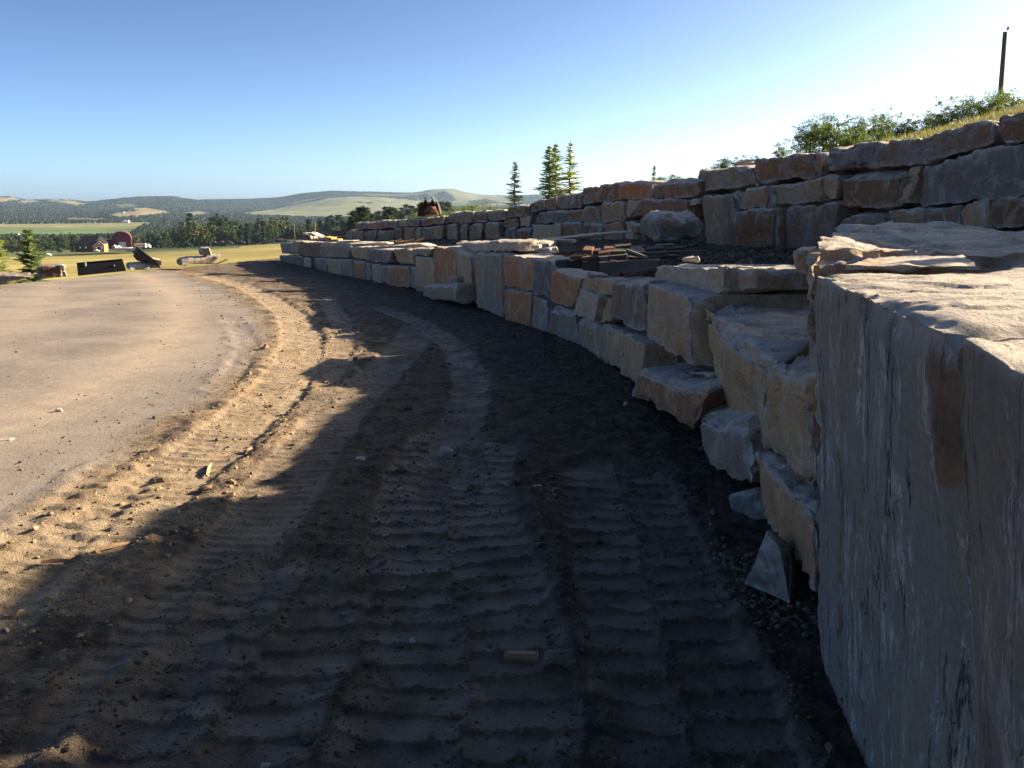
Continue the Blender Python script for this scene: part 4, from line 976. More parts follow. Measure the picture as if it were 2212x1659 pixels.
for px, pt, pb, Y, lab in [(1386,388,402,40,'tiny leafy bush left of the small dark spruce on the skyline'),(1426,378,402,44,'leafy bush touching the right side of the small dark spruce'),(1448,374,402,42,'rounded bush to the right of the small dark spruce'),(1562,336,372,26,'small dark bush over the grey capstone left of the stacked flat stones'),(1607,334,362,26,'tiny sprig of leaves above the stacked flat stones')]:
    stand(px, pt, pb + 8, Y, ASP[(px) % 4], 2.75, "leafy_bush", lab, "bush", "bushes on the skyline over the upper wall", 2.4)
HEDGE = ['green bush just right of the rusty bucket, behind the upper wall','second green bush to the right of the rusty bucket','tallest green bush between the rusty bucket and the single thin spruce','green bush a little left of the single thin spruce','green bush touching the left side of the single thin spruce','green bush hiding the foot of the single thin spruce','first green bush right of the single thin spruce','green bush midway between the single spruce and the three tree cluster','green bush at the left foot of the three spruce cluster','low bush touching the right side of the rusty bucket','bush tip just right of the three spruce cluster','pale bush tucked against the left side of the rusty bucket','second pale bush left of the rusty bucket','third pale bush left of the rusty bucket','bush under the right hand spruce of the three tree cluster']
ASPR = [broad_mesh(2.6, 1.5, 60 + i, M_ASPEN, 1500, .06, 14, .8) for i in range(3)]
for i, (px, pt, Y) in enumerate([(985,438,46),(1010,432,50),(1036,436,48),(1060,430,52),(1082,436,50),(1100,440,48),(1130,440,50),(1150,436,52),(1165,430,50),(960,448,44),(1255,410,50),(905,455,60),(890,462,62),(875,466,66),(1215,425,52)]):
    stand(px, pt, pt + 45, Y, ASPR[i % 3], 2.75, "aspen_bush", HEDGE[i], "bush", "hedge of green bushes behind the upper wall", 1.5)
# wood beyond the field: trees one can tell apart
FB_ = [broad_mesh(18, 6.5, 30 + i, M_FARLEAF, 800, .75, 12, .9, .1) for i in range(5)]
FC_ = [spruce_mesh(16, 2.7, 30, 40 + i, M_FARCON, 1.3, .75) for i in range(3)]
M_FARLT = mat_leaf("pale_poplar_leaves", (0.115, 0.135, 0.045), 0.3)
FL_ = [broad_mesh(18, 6.0, 50 + i, M_FARLT, 800, .75, 12, .9, .1) for i in range(3)]
def far_tree(px, Y, h, kind, i):
    p = at(px, 500, Y); zz = far_z(p[0], Y) - .3
    if kind == 'c': t = tree("spruce_tree", "dark pointed spruce in the wood beyond the yellow field", "spruce tree", FC_[i % 3], p[0], Y, zz, h / 16, None, "spruces in the wood beyond the field")
    elif kind == 'l': t = tree("poplar_tree", "pale green rounded poplar in the wood beyond the yellow field", "poplar tree", FL_[i % 3], p[0], Y, zz, h / 18, None, "pale poplars in the wood beyond the field")
    else: t = tree("poplar_tree", "mid green leafy tree in the wood beyond the yellow field", "poplar tree", FB_[i % 5], p[0], Y, zz, h / 18, None, "green trees in the wood beyond the field")
    return t
rt = random.Random(5); n_t = 0
ytop = lambda px: np.interp(px, [0,60,160,200,300,340,380,410,440,470,520,560,600,650,700,760,800,870,960], [506,512,506,512,508,500,490,468,486,470,480,478,470,478,474,470,462,452,444])
for row, (Y, dx) in enumerate([(560, 15), (600, 13), (660, 11), (740, 10)]):
    px = -40
    while px < (980 if row else 600):
        if not (row == 0 and 170 < px < 345):
            yt = float(ytop(px)) + rt.uniform(-6, 9) + (4 if row == 0 else 0) + (3 - row) * 1.5
            base = far_z(at(px, 500, Y)[0], Y); h = at(px, yt, Y)[2] - base
            h = float(np.clip(h, 7, 30))
            kind = rt.choice('bbbcl' if px < 700 else 'bbccc')
            if 400 < px < 440 and row < 2: kind = 'l'
            far_tree(px, Y + rt.uniform(-12, 12), h * (1.12 if kind == 'c' else 1), kind, rt.randrange(9)); n_t += 1
        px += dx * rt.uniform(.75, 1.35)
for (px, yt, Y), tl in zip([(785,446,240),(764,455,260),(848,448,270),(838,452,280),(806,462,300)], ["tallest dark spruce breaking the skyline left of the rusty bucket","dark spruce at the far left of the skyline group left of the bucket","dark spruce nearest to the rusty bucket on its left side","slim spruce second nearest to the rusty bucket on its left side","short dark spruce in the middle of the skyline group left of the bucket"]):
    p = at(px, 500, Y); zb = -19
    tree("spruce_tree", tl, "spruce tree", FC_[n_t % 3], p[0], Y, zb, (at(px, yt, Y)[2] - zb) / 16, None, "tall spruces left of the bucket"); n_t += 1
# woods that read as one mass: hills and valley
def forest(name, label, specs, mat_, hmin, hmax, wr, seed):
    rg = np.random.default_rng(seed); V = []; F = []; nv = 0
    X_, Y_, Z_ = specs; n = len(X_)
    h = rg.uniform(hmin, hmax, n) * np.interp(Y_, [700, 2500, 5500], [1.0, .75, .6]); r = h * rg.uniform(wr * .7, wr * 1.3, n); rot = rg.uniform(0, 6.28, n)
    k = 5; ang = np.arange(k) * 2 * np.pi / k
    ring1 = np.stack([X_[:, None] + np.cos(ang + rot[:, None]) * r[:, None], Y_[:, None] + np.sin(ang + rot[:, None]) * r[:, None], np.repeat(Z_[:, None] + .12 * h[:, None], k, 1)], 2)
    ring2 = np.stack([X_[:, None] + np.cos(ang + rot[:, None]) * r[:, None] * .8, Y_[:, None] + np.sin(ang + rot[:, None]) * r[:, None] * .8, Z_[:, None] + h[:, None] * rg.uniform(.45, .7, (n, k))], 2)
    tip = np.stack([X_, Y_, Z_ + h], 1)[:, None, :]
    V = np.concatenate([ring1, ring2, tip], 1).reshape(-1, 3); b_ = (np.arange(n) * (2 * k + 1))[:, None]
    fs = []
    for i in range(k):
        j = (i + 1) % k
        fs += [np.concatenate([b_ + i, b_ + j, b_ + k + j], 1), np.concatenate([b_ + i, b_ + k + j, b_ + k + i], 1), np.concatenate([b_ + k + i, b_ + k + j, b_ + 2 * k], 1)]
    o = put(name, V, np.concatenate(fs), mat_, None, False, origin=np.array([0, 3000., -50]))
    return tag(stuff(o), label, "wood")
rg = np.random.default_rng(3)
XS, YS, ZS = [], [], []
tries = 300000
yy = np.exp(rg.uniform(math.log(680), math.log(5600), tries)); xx = yy * rg.uniform(-.70, .30, tries)
ii = np.clip(np.searchsorted(DD, yy) - 1, 0, len(DD) - 2); rr = xx / yy
jj = np.clip(np.searchsorted(FX[0] / DD[0], rr), 0, len(XC) - 1)
isw = wood[ii, jj]
cl = fbm(np.stack([xx / 90, yy / 90, xx * 0], 1), 3, 150)
keep = isw & (cl > -0.30) & (rg.random(tries) < np.interp(yy, [680, 2000, 5600], [.32, .45, .75]))
kx, ky = xx[keep], yy[keep]; kz = np.array([far_z(a, b) for a, b in zip(kx, ky)])
M_MASS = mat_leaf("distant_wood_foliage", (0.017, 0.029, 0.020), 0.1, .5)
forest("distant_wood", "dark mixed wood covering the valley floor and the hills", (kx, ky, kz - 2), M_MASS, 5, 11, .62, 4)
print("forest", keep.sum(), "trees", n_t)

# ------------------------------------------------------------------ utility pole and its wire
M_POLE = simple("weathered_pole_wood", (0.13, 0.095, 0.065), 0.85, 0.35, 5, .3)
M_STEEL = simple("dull_steel", (0.30, 0.31, 0.32), 0.45, 0.15, 4, metal=.6)
M_RUST = simple("rusty_steel", (0.13, 0.065, 0.042), 0.75, 0.55, 7, .3)
M_SHADERUST = simple("shaded_rusty_steel", (0.055, 0.035, 0.03), 0.8, 0.5, 7, .3)  # same rust in a darker copy, the buckets' shade put into its colour
M_DKMET = simple("dark_painted_steel", (0.012, 0.012, 0.014), 0.85, 0.4, 6, .1, spec=.15)
PY_ = 45.0; pt = at(2171.5, 69, PY_); pb = at(2163, 250, PY_) + [-.02, 0, -3.0]
pole = thing("utility_pole", "bare brown wooden utility pole standing among the saplings at upper right", "utility pole", tuple(pb))
m = MB(); m.tube([tuple(pb - pb), tuple(pt - pb)], [.15, .105], 12); link("shaft", m.data("shaft", M_POLE, True), pole)
m = MB(); px_ = pt - pb; m.tube([(px_[0] + .12, 0, px_[2] - .45), (px_[0] + .12, 0, px_[2] + .12)], .018, 6); m.tube([(px_[0] + .12, 0, px_[2] + .10), (px_[0] + .12, 0, px_[2] + .15), (px_[0] + .12, 0, px_[2] + .20), (px_[0] + .12, 0, px_[2] + .25)], [.05, .08, .06, .02], 8)
link("insulator_pin", m.data("insulator_pin", M_STEEL, True), pole)
m = MB(); w0 = pt + [.12, 0, .2]; w1 = at(1262, 373, 330.0); pts_ = []
for i in range(41):
    t = i / 40; p = w0 * (1 - t) + w1 * t; p[2] -= 4 * .7 * t * (1 - t); pts_.append(p)
w2 = at(2420, -10, 30)
m.tube([w2] + pts_, .0045, 4)
tag(m.put("power_line", M_DKMET), "thin overhead wire running from the pole top down across the sky to the left", "wire")

# ------------------------------------------------------------------ things on the terrace
L8_ = crop(0, 680, 4.424); L1_ = crop(0, 560, 2.4578); L8 = L8_; L1 = L1_
f = C3
P_ = lambda x_, y_, Y: at(*f((x_, y_)), Y)
o = stone([P_(1738,385,12.4), P_(2085,345,12.6), P_(2035,165,12.7), P_(1722,212,12.4), P_(1668,330,12.9), P_(2085,330,13.4), P_(2005,118,13.6), P_(1668,190,13.1)], .035, (0.19,0.165,0.13), None, "boulder", rad=.10, amp=.05, chip=.05, warp=.08)
tag(o, "big rounded brown boulder with a pale blue top sitting on the terrace", "boulder")
def slab_on(name, label, cat, quad, f, Yf, back, c, cell=.04, **kw):
    if f in (L8_, L1_): back = [np.array([-.55 * v[1], v[1], v[2]]) for v in ([back] * 4 if np.ndim(back) == 1 else back)]
    TL, TR, BR, BL = (at(*f(p), Y_) for p, Y_ in zip(quad, Yf if hasattr(Yf, '__len__') else [Yf] * 4))
    b4 = [np.asarray(back, float)] * 4 if np.ndim(back) == 1 else [np.asarray(v, float) for v in back]
    o = stone([BL, BR, TR, TL, BL + b4[3], BR + b4[2], TR + b4[1], TL + b4[0]], cell, CC[c] if isinstance(c, str) else c, None, name, **kw)
    return tag(o, label, cat)
slab_on("flat_stone", "long pale flat slab bridging the terrace towards the big boulder", "flat stone", [(782,372),(1598,298),(1600,312),(790,388)], C3, [15,14.5,14.5,15], (.2,.8,.0), 'l', .06, rad=.02, chip=.02, amp=.012)
slab_on("flat_stone", "tan broken slab edge right of the long sunlit cap stone", "flat stone", [(785,380),(1008,380),(1012,432),(785,436)], C3, 13.0, (.1,.6,.0), 'v', .045, rad=.02)
slab_on("loose_stone", "small pale loose stone in front of the tan broken slab", "stone", [(862,402),(925,398),(932,425),(868,428)], C3, 12.4, (.05,.2,0), 'l', .03, rad=.03)
slab_on("wooden_block", "pale cut wooden block lying left of the board pile, lit on its end", "wooden block", [(888,430),(1000,415),(1016,458),(885,450)], C3, [12.0,11.9,11.8,12.0], (.12,.3,0), 't', .03, rad=.01, chip=.01, amp=.005)
slab_on("wooden_block", "long pale plank lying across the end of the flat slab", "plank", [(1012,356),(1152,364),(1157,388),(1018,380)], C3, 13.6, (.1,.18,0), 'v', .03, rad=.008, chip=.008, amp=.004)
slab_on("flat_stone", "small square pale stone at the back edge of the blue shaded top", "flat stone", [(1440,285),(1612,270),(1620,315),(1445,322)], E3, 7.6, (.05,.2,0), 'l', .02, rad=.01, chip=.02)
slab_on("loose_stone", "little dark block tucked under the big rounded boulder", "stone", [(1600,255),(1672,250),(1672,315),(1600,322)], C3, 13.0, (.0,.3,0), 'n', .03)
# board pile
pile = thing("board_pile", "untidy pile of dark and orange boards stacked on two heavy beams on the terrace", "board pile", tuple(at(1360, 588, 9.0)))
def board(f, quad, Y, depth, c, name="board", thick_back=0.0):
    TL, TR, BR, BL = (at(*f(p), y_) for p, y_ in zip(quad, Y if hasattr(Y, '__len__') else [Y] * 4))
    b_ = np.array([depth * .12, depth, thick_back]); m = MB()
    V = [BL, BR, TR, TL, BL + b_, BR + b_, TR + b_, TL + b_]
    m.add(V, [(0,1,2,3),(5,4,7,6),(4,0,3,7),(1,5,6,2),(3,2,6,7),(4,5,1,0)])
    o = m.put(name, M_WOOD, pile); o.color = (*c, 1)
    bv = o.modifiers.new("bevel", 'BEVEL'); bv.width = .004; bv.segments = 1
    return o
OR = (.17,.085,.05); OG = (.12,.075,.05); DG = (.06,.052,.045); MG = (.085,.075,.062); WT = (.18,.155,.125)
for q, Y, d, c, nm in [
 ([(540,330),(1215,300),(1130,420),(548,435)], [9.0,8.9,8.9,9.0], .22, (.115,.105,.10), "beam"), ([(358,318),(535,322),(545,432),(362,412)], [9.2,9.15,9.15,9.2], .3, DG, "beam"),
 ([(205,300),(355,318),(358,398),(205,388)], 9.4, .4, (.05,.045,.04), "beam"), ([(68,312),(200,305),(200,382),(70,375)], 9.7, .25, (.08,.085,.10), "beam"),
 ([(350,275),(540,262),(545,312),(352,308)], 9.3, .5, OG, "board"), ([(228,262),(420,245),(350,310),(232,308)], 9.5, .5, OR, "board"),
 ([(360,190),(468,195),(470,262),(362,240)], 9.6, .8, OR, "board"), ([(470,205),(640,190),(640,222),(470,262)], 9.7, .5, OG, "board"),
 ([(530,232),(655,212),(652,255),(535,265)], 9.3, .5, OR, "board"), ([(655,210),(835,205),(835,240),(655,255)], 9.35, .5, MG, "board"),
 ([(535,268),(640,262),(640,322),(560,305)], 9.15, .3, WT, "board"), ([(640,262),(850,245),(850,300),(645,318)], 9.15, .4, MG, "board"), ([(655,305),(735,308),(735,328),(660,325)], 9.05, .3, OR, "board"),
 ([(850,262),(1050,285),(1050,312),(850,305)], 9.2, .4, DG, "board"), ([(825,192),(850,185),(1080,270),(1070,300)], [9.0,9.0,8.95,8.95], .12, (.17,.16,.14), "board"),
 ([(880,175),(1015,172),(1050,212),(925,218)], [9.6,9.6,9.4,9.4], .3, WT, "board"), ([(1055,185),(1255,170),(1258,205),(1060,215)], 9.7, .5, DG, "board"),
 ([(1045,228),(1290,215),(1290,258),(1050,262)], 9.4, .5, MG, "board"), ([(1205,262),(1400,250),(1395,290),(1210,298)], 9.3, .4, DG, "board"), ([(1085,268),(1210,262),(1210,298),(1090,300)], 9.25, .3, MG, "board"),
 ([(710,158),(890,140),(892,172),(712,182)], 9.9, .5, DG, "board"), ([(590,178),(715,172),(715,200),(592,205)], 9.75, .5, OR, "board"), ([(1150,142),(1365,130),(1366,138),(1152,150)], 10.2, .25, WT, "board"),
 ([(890,165),(1050,150),(1052,168),(892,178)], 10.0, .4, MG, "board"), ([(1260,180),(1470,165),(1472,188),(1262,212)], 9.9, .4, DG, "board"), ([(1290,215),(1500,205),(1500,228),(1292,250)], 9.6, .3, DG, "board"), ([(1490,212),(1720,200),(1722,210),(1492,224)], 9.9, .15, MG, "board"), ([(1420,230),(1700,232),(1700,242),(1425,240)], 9.4, .12, DG, "board")]:
    board(E3, q, Y, d, c, nm)
# flat stones stacked on top of the upper wall
st = thing("stacked_flat_stones", "three thin flat stones stacked on top of the upper wall capstones", "stacked stones", tuple(at(*D4((370, 475)), 15.4)))
for q in [[(312,446),(405,440),(405,462),(315,470)], [(330,452),(430,448),(430,470),(332,474)], [(352,434),(425,430),(425,446),(355,450)]]:
    TL, TR, BR, BL = (at(*D4(p), 15.2) for p in q); b_ = np.array([.05, .3, 0])
    stone([BL, BR, TR, TL, BL + b_, BR + b_, TR + b_, TL + b_], .03, CC['n'], st, "stone", rad=.01, chip=.015, amp=.006)

# ------------------------------------------------------------------ rusty excavator bucket standing behind the upper wall
BK = crop(1300, 600, 16.59)
def bucket(fx, Y, label):
    p0 = at(*fx((1100, 1540)), Y); t = thing("digger_bucket", label, "digger bucket", tuple(p0))
    A = lambda x_, y_, d=0.0: at(*fx((x_, y_)), Y) + [0, d, 0]
    m = MB()   # curved shell swept across the width
    prof = [(0.0, .10), (.04, -.02), (.18, -.10), (.40, -.06), (.52, .12), (.50, .32), (.44, .42)]   # depth, not used in front
    L = [A(560,1500), A(590,1250,-.10), A(630,980,-.08), (A(680,740,.05))]; Rr = [A(1670,1350), A(1640,1150,-.12), A(1590,950,-.10), (A(1510,740,.05))]
    rows = [(L[i], Rr[i]) for i in range(4)] + [(L[3] + [0,.30,.02], Rr[3] + [0,.30,.02]), (L[1] + [0,.65,0], Rr[1] + [0,.65,0]), (L[0] + [0,.6,0], Rr[0] + [0,.6,0])]
    V = [p for r_ in rows for p in r_]
    F = [(2*i, 2*i+1, 2*i+3, 2*i+2) for i in (0,)] + [(2*i, 2*i+1, 2*i+3, 2*i+2) for i in range(3, 6)]
    m.add(V, F)
    o = m.put("shell", M_SHADERUST, t); s_ = o.modifiers.new("thick", 'SOLIDIFY'); s_.thickness = .03
    for k, rr in ((0, L), (1, Rr)):
        m = MB(); sd = -1 if k == 0 else 1
        poly = [rr[0], rr[1], rr[2], rr[3], rr[3] + [0,.32,.02], rr[1] + [0,.66,0], rr[0] + [0,.6,0]]
        m.prism(poly, (.025 * sd, 0, 0)); m.put("side_plate", M_SHADERUST, t)
    # rolled back of the bucket, seen in the sun, with a rib
    m = MB(); rows = []
    for i in range(9):
        a_ = i / 8 * math.pi * .8
        yy_ = 1380 - 420 * (i / 8); rows.append((A(930 if i < 5 else 1040, yy_, -.10 - .16 * math.sin(a_)), A(1640 - i * 18, yy_, -.10 - .16 * math.sin(a_))))
    V = [p for r_ in rows for p in r_]; m.add(V, [(2*i, 2*i+1, 2*i+3, 2*i+2) for i in range(8)]); o = m.put("back_curve", M_RUST, t, True)
    s_ = o.modifiers.new("thick", 'SOLIDIFY'); s_.thickness = .03
    m = MB(); m.tube([A(930,1400,-.16), A(1560,1370,-.16)], .035, 8); m.put("cutting_edge", M_RUST, t)
    m = MB(); m.tube([A(700,800,.0), A(1480,800,.0)], .03, 8); m.put("cross_tube", M_RUST, t)
    m = MB(); m.tube([A(900,1450,-.1), A(1010,1300,-.2), A(1200,1230,-.24), A(1320,1180,-.2), A(1330,1090,-.1)], .018, 6); m.put("stiffening_rib", M_DKMET, t)
    for x_ in (930, 1290):   # hooked lugs standing on top
        m = MB(); pr = [(x_-70,1050),(x_-70,660),(x_+10,620),(x_-10,560),(x_-70,520),(x_-60,480),(x_-10,490),(x_+50,600),(x_+90,700),(x_+90,1050)]
        m.prism([A(a_, b_, -.05) for a_, b_ in pr], (0, .05, 0)); m.put("mounting_lug", M_DKMET, t)
    return t
bucket(BK, 26.6, "rusty excavator bucket with two hooked lugs standing behind the upper wall")
# ------------------------------------------------------------------ things at the far end of the lower wall
o = slab_on("loose_stone", "grey tarpaulin wrapped stone heap at the far end of the lower wall", "rock heap", [(275,100),(410,112),(430,205),(262,205)], crop(900,720,4.424), 26.5, (.2,.7,0), 'g', .05, amp=.06, warp=.12)
F9 = crop(900, 720, 4.424)
slab_on("flat_stone", "pale slab leaning over the grey rock heap", "flat stone", [(275,96),(415,104),(515,150),(480,172)], F9, 26.2, (.1,.4,0), 'l', .05, amp=.01, chip=.02, rad=.01)
slab_on("loose_stone", "small pointed tan stone at the foot of the leaning pale slab", "stone", [(425,145),(445,140),(468,212),(400,215)], F9, 26.0, (.05,.2,0), 't', .03, amp=.01)
M_YEL = simple("yellow_painted_wood", (0.55, 0.38, 0.10), .7, .2, 6)
pl = thing("pallet", "small yellowish wooden pallet lying on the far end of the terrace", "pallet", tuple(at(*F9((660, 205)), 26)))
m = MB(); A = lambda x_, y_, Y=26.0: at(*F9((x_, y_)), Y)
for (x0_, y0_, x1_, y1_) in [(590,155,690,168),(600,178,690,185),(610,195,770,205),(660,185,780,192)]:
    m = MB(); a_, b_ = A(x0_, y0_), A(x1_, y1_); m.prism([a_, b_, b_ + [0,0,-.04], a_ + [0,0,-.04]], (.05, .5, 0)); m.put("board", M_YEL, pl)
for lab, (x0_, y0_, x1_, y1_), rr in [("leaning wooden stake behind the pale leaning slab", (470,-20,455,125), .016), ("thin upright grey stake at the very end of the lower wall", (163,-20,178,215), .010)]:
    m = MB(); m.tube([at(*F9((x0_, y0_ - 20)), 27), at(*F9((x1_, y1_)), 27)], rr, 6)
    o = m.put("wooden_stake", M_WOOD); o.color = (.42,.30,.18,1); tag(o, lab, "stake")
for k_, (q, c, lab) in enumerate([([(1010,225),(1270,225),(1275,240),(1012,244)], 't', 'thin sunlit board edge on the lower wall top below the pallet'),([(930,252),(1470,228),(1500,262),(1000,300)], 't', 'broad thin flagstone with a raised sunlit end on top of the lower wall'),([(1180,300),(1960,255),(2100,290),(1340,322)], 'l', 'long pale flagstone forming the top of the lower wall beside the pillar'),
   ([(500,158),(590,165),(595,200),(505,205)], 'l', 'pale thin slab between rock heap and yellow pallet'), ([(760,205),(1010,205),(1010,222),(765,225)], 't', 'low tan stone on the terrace edge right of the pallet'), ([(700,160),(890,140),(895,150),(705,166)], 'g', 'thin grey board reaching from the pallet to the upper wall')]):
    Yk = [25.0, 22.8, 19.5, 26.0, 25.0, 27.5][k_]
    slab_on("flat_stone", lab, "flat stone", q, F9, Yk, (.1, .5, 0), c, .05, rad=.01, chip=.015, amp=.008)
for i in range(14):   # wood scraps along the terrace
    x_ = random.uniform(1480, 1900); p = at(*F9((x_, random.uniform(215, 250))), 21); m = MB()
    L_ = random.uniform(.12, .35); a_ = random.uniform(-.6, .6); m.tube([tuple(p), tuple(p + [L_ * math.cos(a_), L_ * .4, .10 * math.sin(a_) + .03])], .02, 5)
    o = m.put("wood_scrap", M_WOOD); o.color = (.30,.22,.14,1); tag(o, "broken wood scrap among others on the dark terrace edge left of the cap stone", "wood scrap", "wood scraps on the terrace edge")

# ------------------------------------------------------------------ stones and iron along the far edge of the pad
def Yg_at(px, py):
    return float(on_ground(px, py)[1])
Y1 = 21.0
A = lambda fx, x_, y_, Y, d=0: at(*fx((x_, y_)), Y) + [0, d, 0]
o = slab_on("stone_block", "dark brown stone with a sunlit end beside the blue green spruce", "stone block", [(530,745),(845,722),(895,892),(520,918)], L8, [22.0,22.2,22.2,22], [(.2,.5,0),(-.1,.5,0),(-.1,.5,0),(.2,.5,0)], (.07,.045,.035), .04, rad=.02, amp=.02, mat=M_LAYER, bed=.2)
slab_on("loose_stone", "pale piece for the sunlit right end of the dark brown stone", "stone", [(838,720),(938,745),(905,822),(850,800)], L8, 21.9, (.1,.4,0), 'l', .04, rad=.03)  # end of the stone above, sunlight put into a pale colour
slab_on("loose_stone", "small rusty crumb of rock at the foot of the dark brown stone", "stone", [(885,800),(915,815),(960,885),(890,890)], L8, 21.9, (.05,.2,0), 'n', .03)
slab_on("flat_stone", "long low dark stone at the left edge of the pad", "stone block", [(-120,880),(430,885),(450,925),(-120,985)], L8, 19.5, (.1,.6,.05), (.08,.06,.05), .05, amp=.03, chip=.05, bed=.3)
slab_on("flat_stone", "cream coloured slab standing for the sunlit top of the long low dark stone", "flat stone", [(20,838),(360,862),(400,890),(60,892)], L8, 19.9, (.05,.3,.0), (.60,.56,.42), .05, amp=.03, chip=.05)  # lit top of the dark stone, sunlight put into a cream colour
bp = thing("steel_plate", "big black rectangular steel plate leaning at the far edge of the pad", "steel plate", tuple(A(L8, 1400, 860, 24.2)))
m = MB(); TL, TR, BR, BL = A(L8,1085,708,24.6), A(L8,1728,650,24.8), A(L8,1780,812,24.3), A(L8,1102,882,24.1); m.prism([TL, TR, BR, BL], (-0.055, .10, .0)); m.put("plate", M_DKMET, bp)
m = MB(); m.tube([TL + [0,-.01,.0], TR + [0,-.01,.0]], .022, 6); m.put("top_edge", M_DKMET, bp)
for x_ in (1205, 1610):
    m = MB(); p = A(L8, x_, 735 if x_ < 1400 else 765, 24.5); m.box(p, (.04, .05, .16)); m.put("bracket", M_STEEL if x_ < 1300 else M_RUST, bp)
slab_on("stone_block", "grey banded stone carrying the rusty loader bucket", "stone block", [(1003,692),(1235,672),(1258,722),(1012,742)], L1, [26.5,27,27,26.3], (.1,.6,0), (.17,.165,.16), .045, rad=.06)
slab_on("loose_stone", "pale sunlit stone end under the tip of the rusty loader bucket", "stone", [(1185,640),(1272,662),(1272,715),(1215,690)], L1, 26.9, (.2,.4,0), 't', .04, rad=.05)
lb = thing("loader_bucket", "dark rusty loader bucket tipped on the grey banded stone", "loader bucket", tuple(A(L1, 1140, 672, 26.8)))
side = [(1080,562),(1092,578),(1106,583),(1205,655),(1235,690),(1262,722),(1240,724),(1215,692),(1165,672),(1078,668),(1056,640),(1068,626),(1050,612),(1072,600)]
for d_ in (0, .75):
    m = MB(); m.prism([A(L1, x_, y_, 26.7) + [-.5 * d_, d_, 0] for x_, y_ in side], (-.02, .04, 0)); m.put("side_plate", M_SHADERUST, lb)
m = MB(); pr = [side[i] for i in (0, 2, 3, 4)] ; V = []
for x_, y_ in pr: V += [A(L1, x_, y_, 26.72), A(L1, x_, y_, 26.72) + [-.375, .75, 0]]
m.add(V, [(2*i, 2*i+2, 2*i+3, 2*i+1) for i in range(len(pr) - 1)]); V = []
pr = [side[i] for i in (8, 9, 10, 13, 0)]
for x_, y_ in pr: V += [A(L1, x_, y_, 26.72), A(L1, x_, y_, 26.72) + [-.375, .75, 0]]
m.add(V, [(2*i, 2*i+2, 2*i+3, 2*i+1) for i in range(len(pr) - 1)])
o = m.put("shell", M_SHADERUST, lb); o.modifiers.new("thick", 'SOLIDIFY').thickness = .03
slab_on("stone_block", "long grey brown boat shaped stone lying like a bench at the pad corner", "stone block", [(1407,652),(1742,617),(1672,690),(1416,702)], L1, [28,28.4,28.2,27.8], (.1,.6,0), (.20,.155,.12), .05, rad=.04, amp=.02)
slab_on("stone_block", "small square grey stone standing on the long bench like stone", "stone block", [(1568,566),(1645,560),(1662,622),(1576,628)], L1, 28.3, (.05,.4,0), 'g', .045, rad=.05)
m = MB(); m.tube([A(L1,1690,692,27.6), A(L1,1782,655,27.8)], .025, 5); o = m.put("wooden_stick", M_WOOD); o.color = (.25,.18,.1,1); tag(o, "thin stick sticking out right of the long bench like stone", "stick")
for x_, lab in ((1450, "small stone prop under the left end of the bench like stone"), (1680, "rusty prop stone under the right end of the bench like stone")):
    slab_on("loose_stone", lab, "stone", [(x_-14,688),(x_+14,686),(x_+20,706 if x_ < 1500 else 692),(x_-18,708 if x_ < 1500 else 693)], L1, 28, (.0,.3,0), 'o', .03)

# ------------------------------------------------------------------ the farm beyond the field
M_BARN = simple("barn_red_boards", (0.10, 0.018, 0.024), .8, .3, 1.2); M_ROOF = simple("dark_shingle_roof", (0.014, 0.014, 0.020), .95, .3, 2)
M_SHADEBRICK = simple("shaded_brick", (0.055, 0.035, 0.035), .85, .25, 3); M_BRICK = simple("orange_brick_wall", (0.42, 0.19, 0.09), .85, .25, 3); M_WHITE = simple("white_paint", (0.75, 0.75, 0.74), .5, .05, 2)  # dark brick: the house brick again, front wall's shade put into its colour
M_DOOR = simple("pale_blue_door", (0.38, 0.44, 0.54), .5, .08, 1); M_GLASS = simple("dark_glass", (0.03, 0.035, 0.045), .15, .1, 1, spec=.6); M_CONC = simple("grey_concrete", (0.33, 0.32, 0.31), .85, .15, 1)
M_BARNROOF = simple("weathered_red_roof", (0.13, 0.05, 0.055), .7, .3, 1.5)
YB = 505.0
B_ = lambda x_, y_, Y=YB, d=0: at(*L8((x_, y_)), Y) + [0, d, 0]
barn = thing("barn", "red round roofed barn with a pale blue door beyond the yellow field", "barn", tuple(B_(1715, 490)))
xl, xr = B_(1590, 490)[0], B_(1858, 490)[0]; zb = B_(1700, 498)[2]; ztop = B_(1715, 262)[2]; ze = B_(1590, 370)[2]; cxb = (xl + xr) / 2; hw = (xr - xl) / 2
arch = [(xl, YB, zb), (xl, YB, ze)] + [(cxb - hw * math.cos(a), YB, ze + (ztop - ze) * math.sin(a) ** .85) for a in np.linspace(.12, math.pi - .12, 15)] + [(xr, YB, ze), (xr, YB, zb)]
m = MB(); m.prism(arch, (-6.6, 16, 0)); m.put("wall", M_BARN, barn)
m = MB()
for i in range(1, len(arch) - 2):
    a_, b_ = np.array(arch[i]), np.array(arch[i + 1]); c_ = np.array([cxb, YB, ze]); ua = (a_ - c_); ub = (b_ - c_); a2 = c_ + ua * 1.04; b2 = c_ + ub * 1.04
    m.prism([a_ * 1 + [0.2,-.4,0], b_ + [0.2,-.4,0], b2 + [0.2,-.4,0], a2 + [0.2,-.4,0]], (-6.9, 16.8, 0))
rf = m.put("roof", M_BARNROOF, barn)
m = MB(); a_, b_, c2 = np.array(arch[12]), np.array(arch[14]), np.array(arch[16]); m.tube([a_ + [.6,-.5,.2], b_ + [.6,-.5,.2], c2 + [.5,-.5,.1]], .22, 4); m.put("white_trim", M_WHITE, rf)
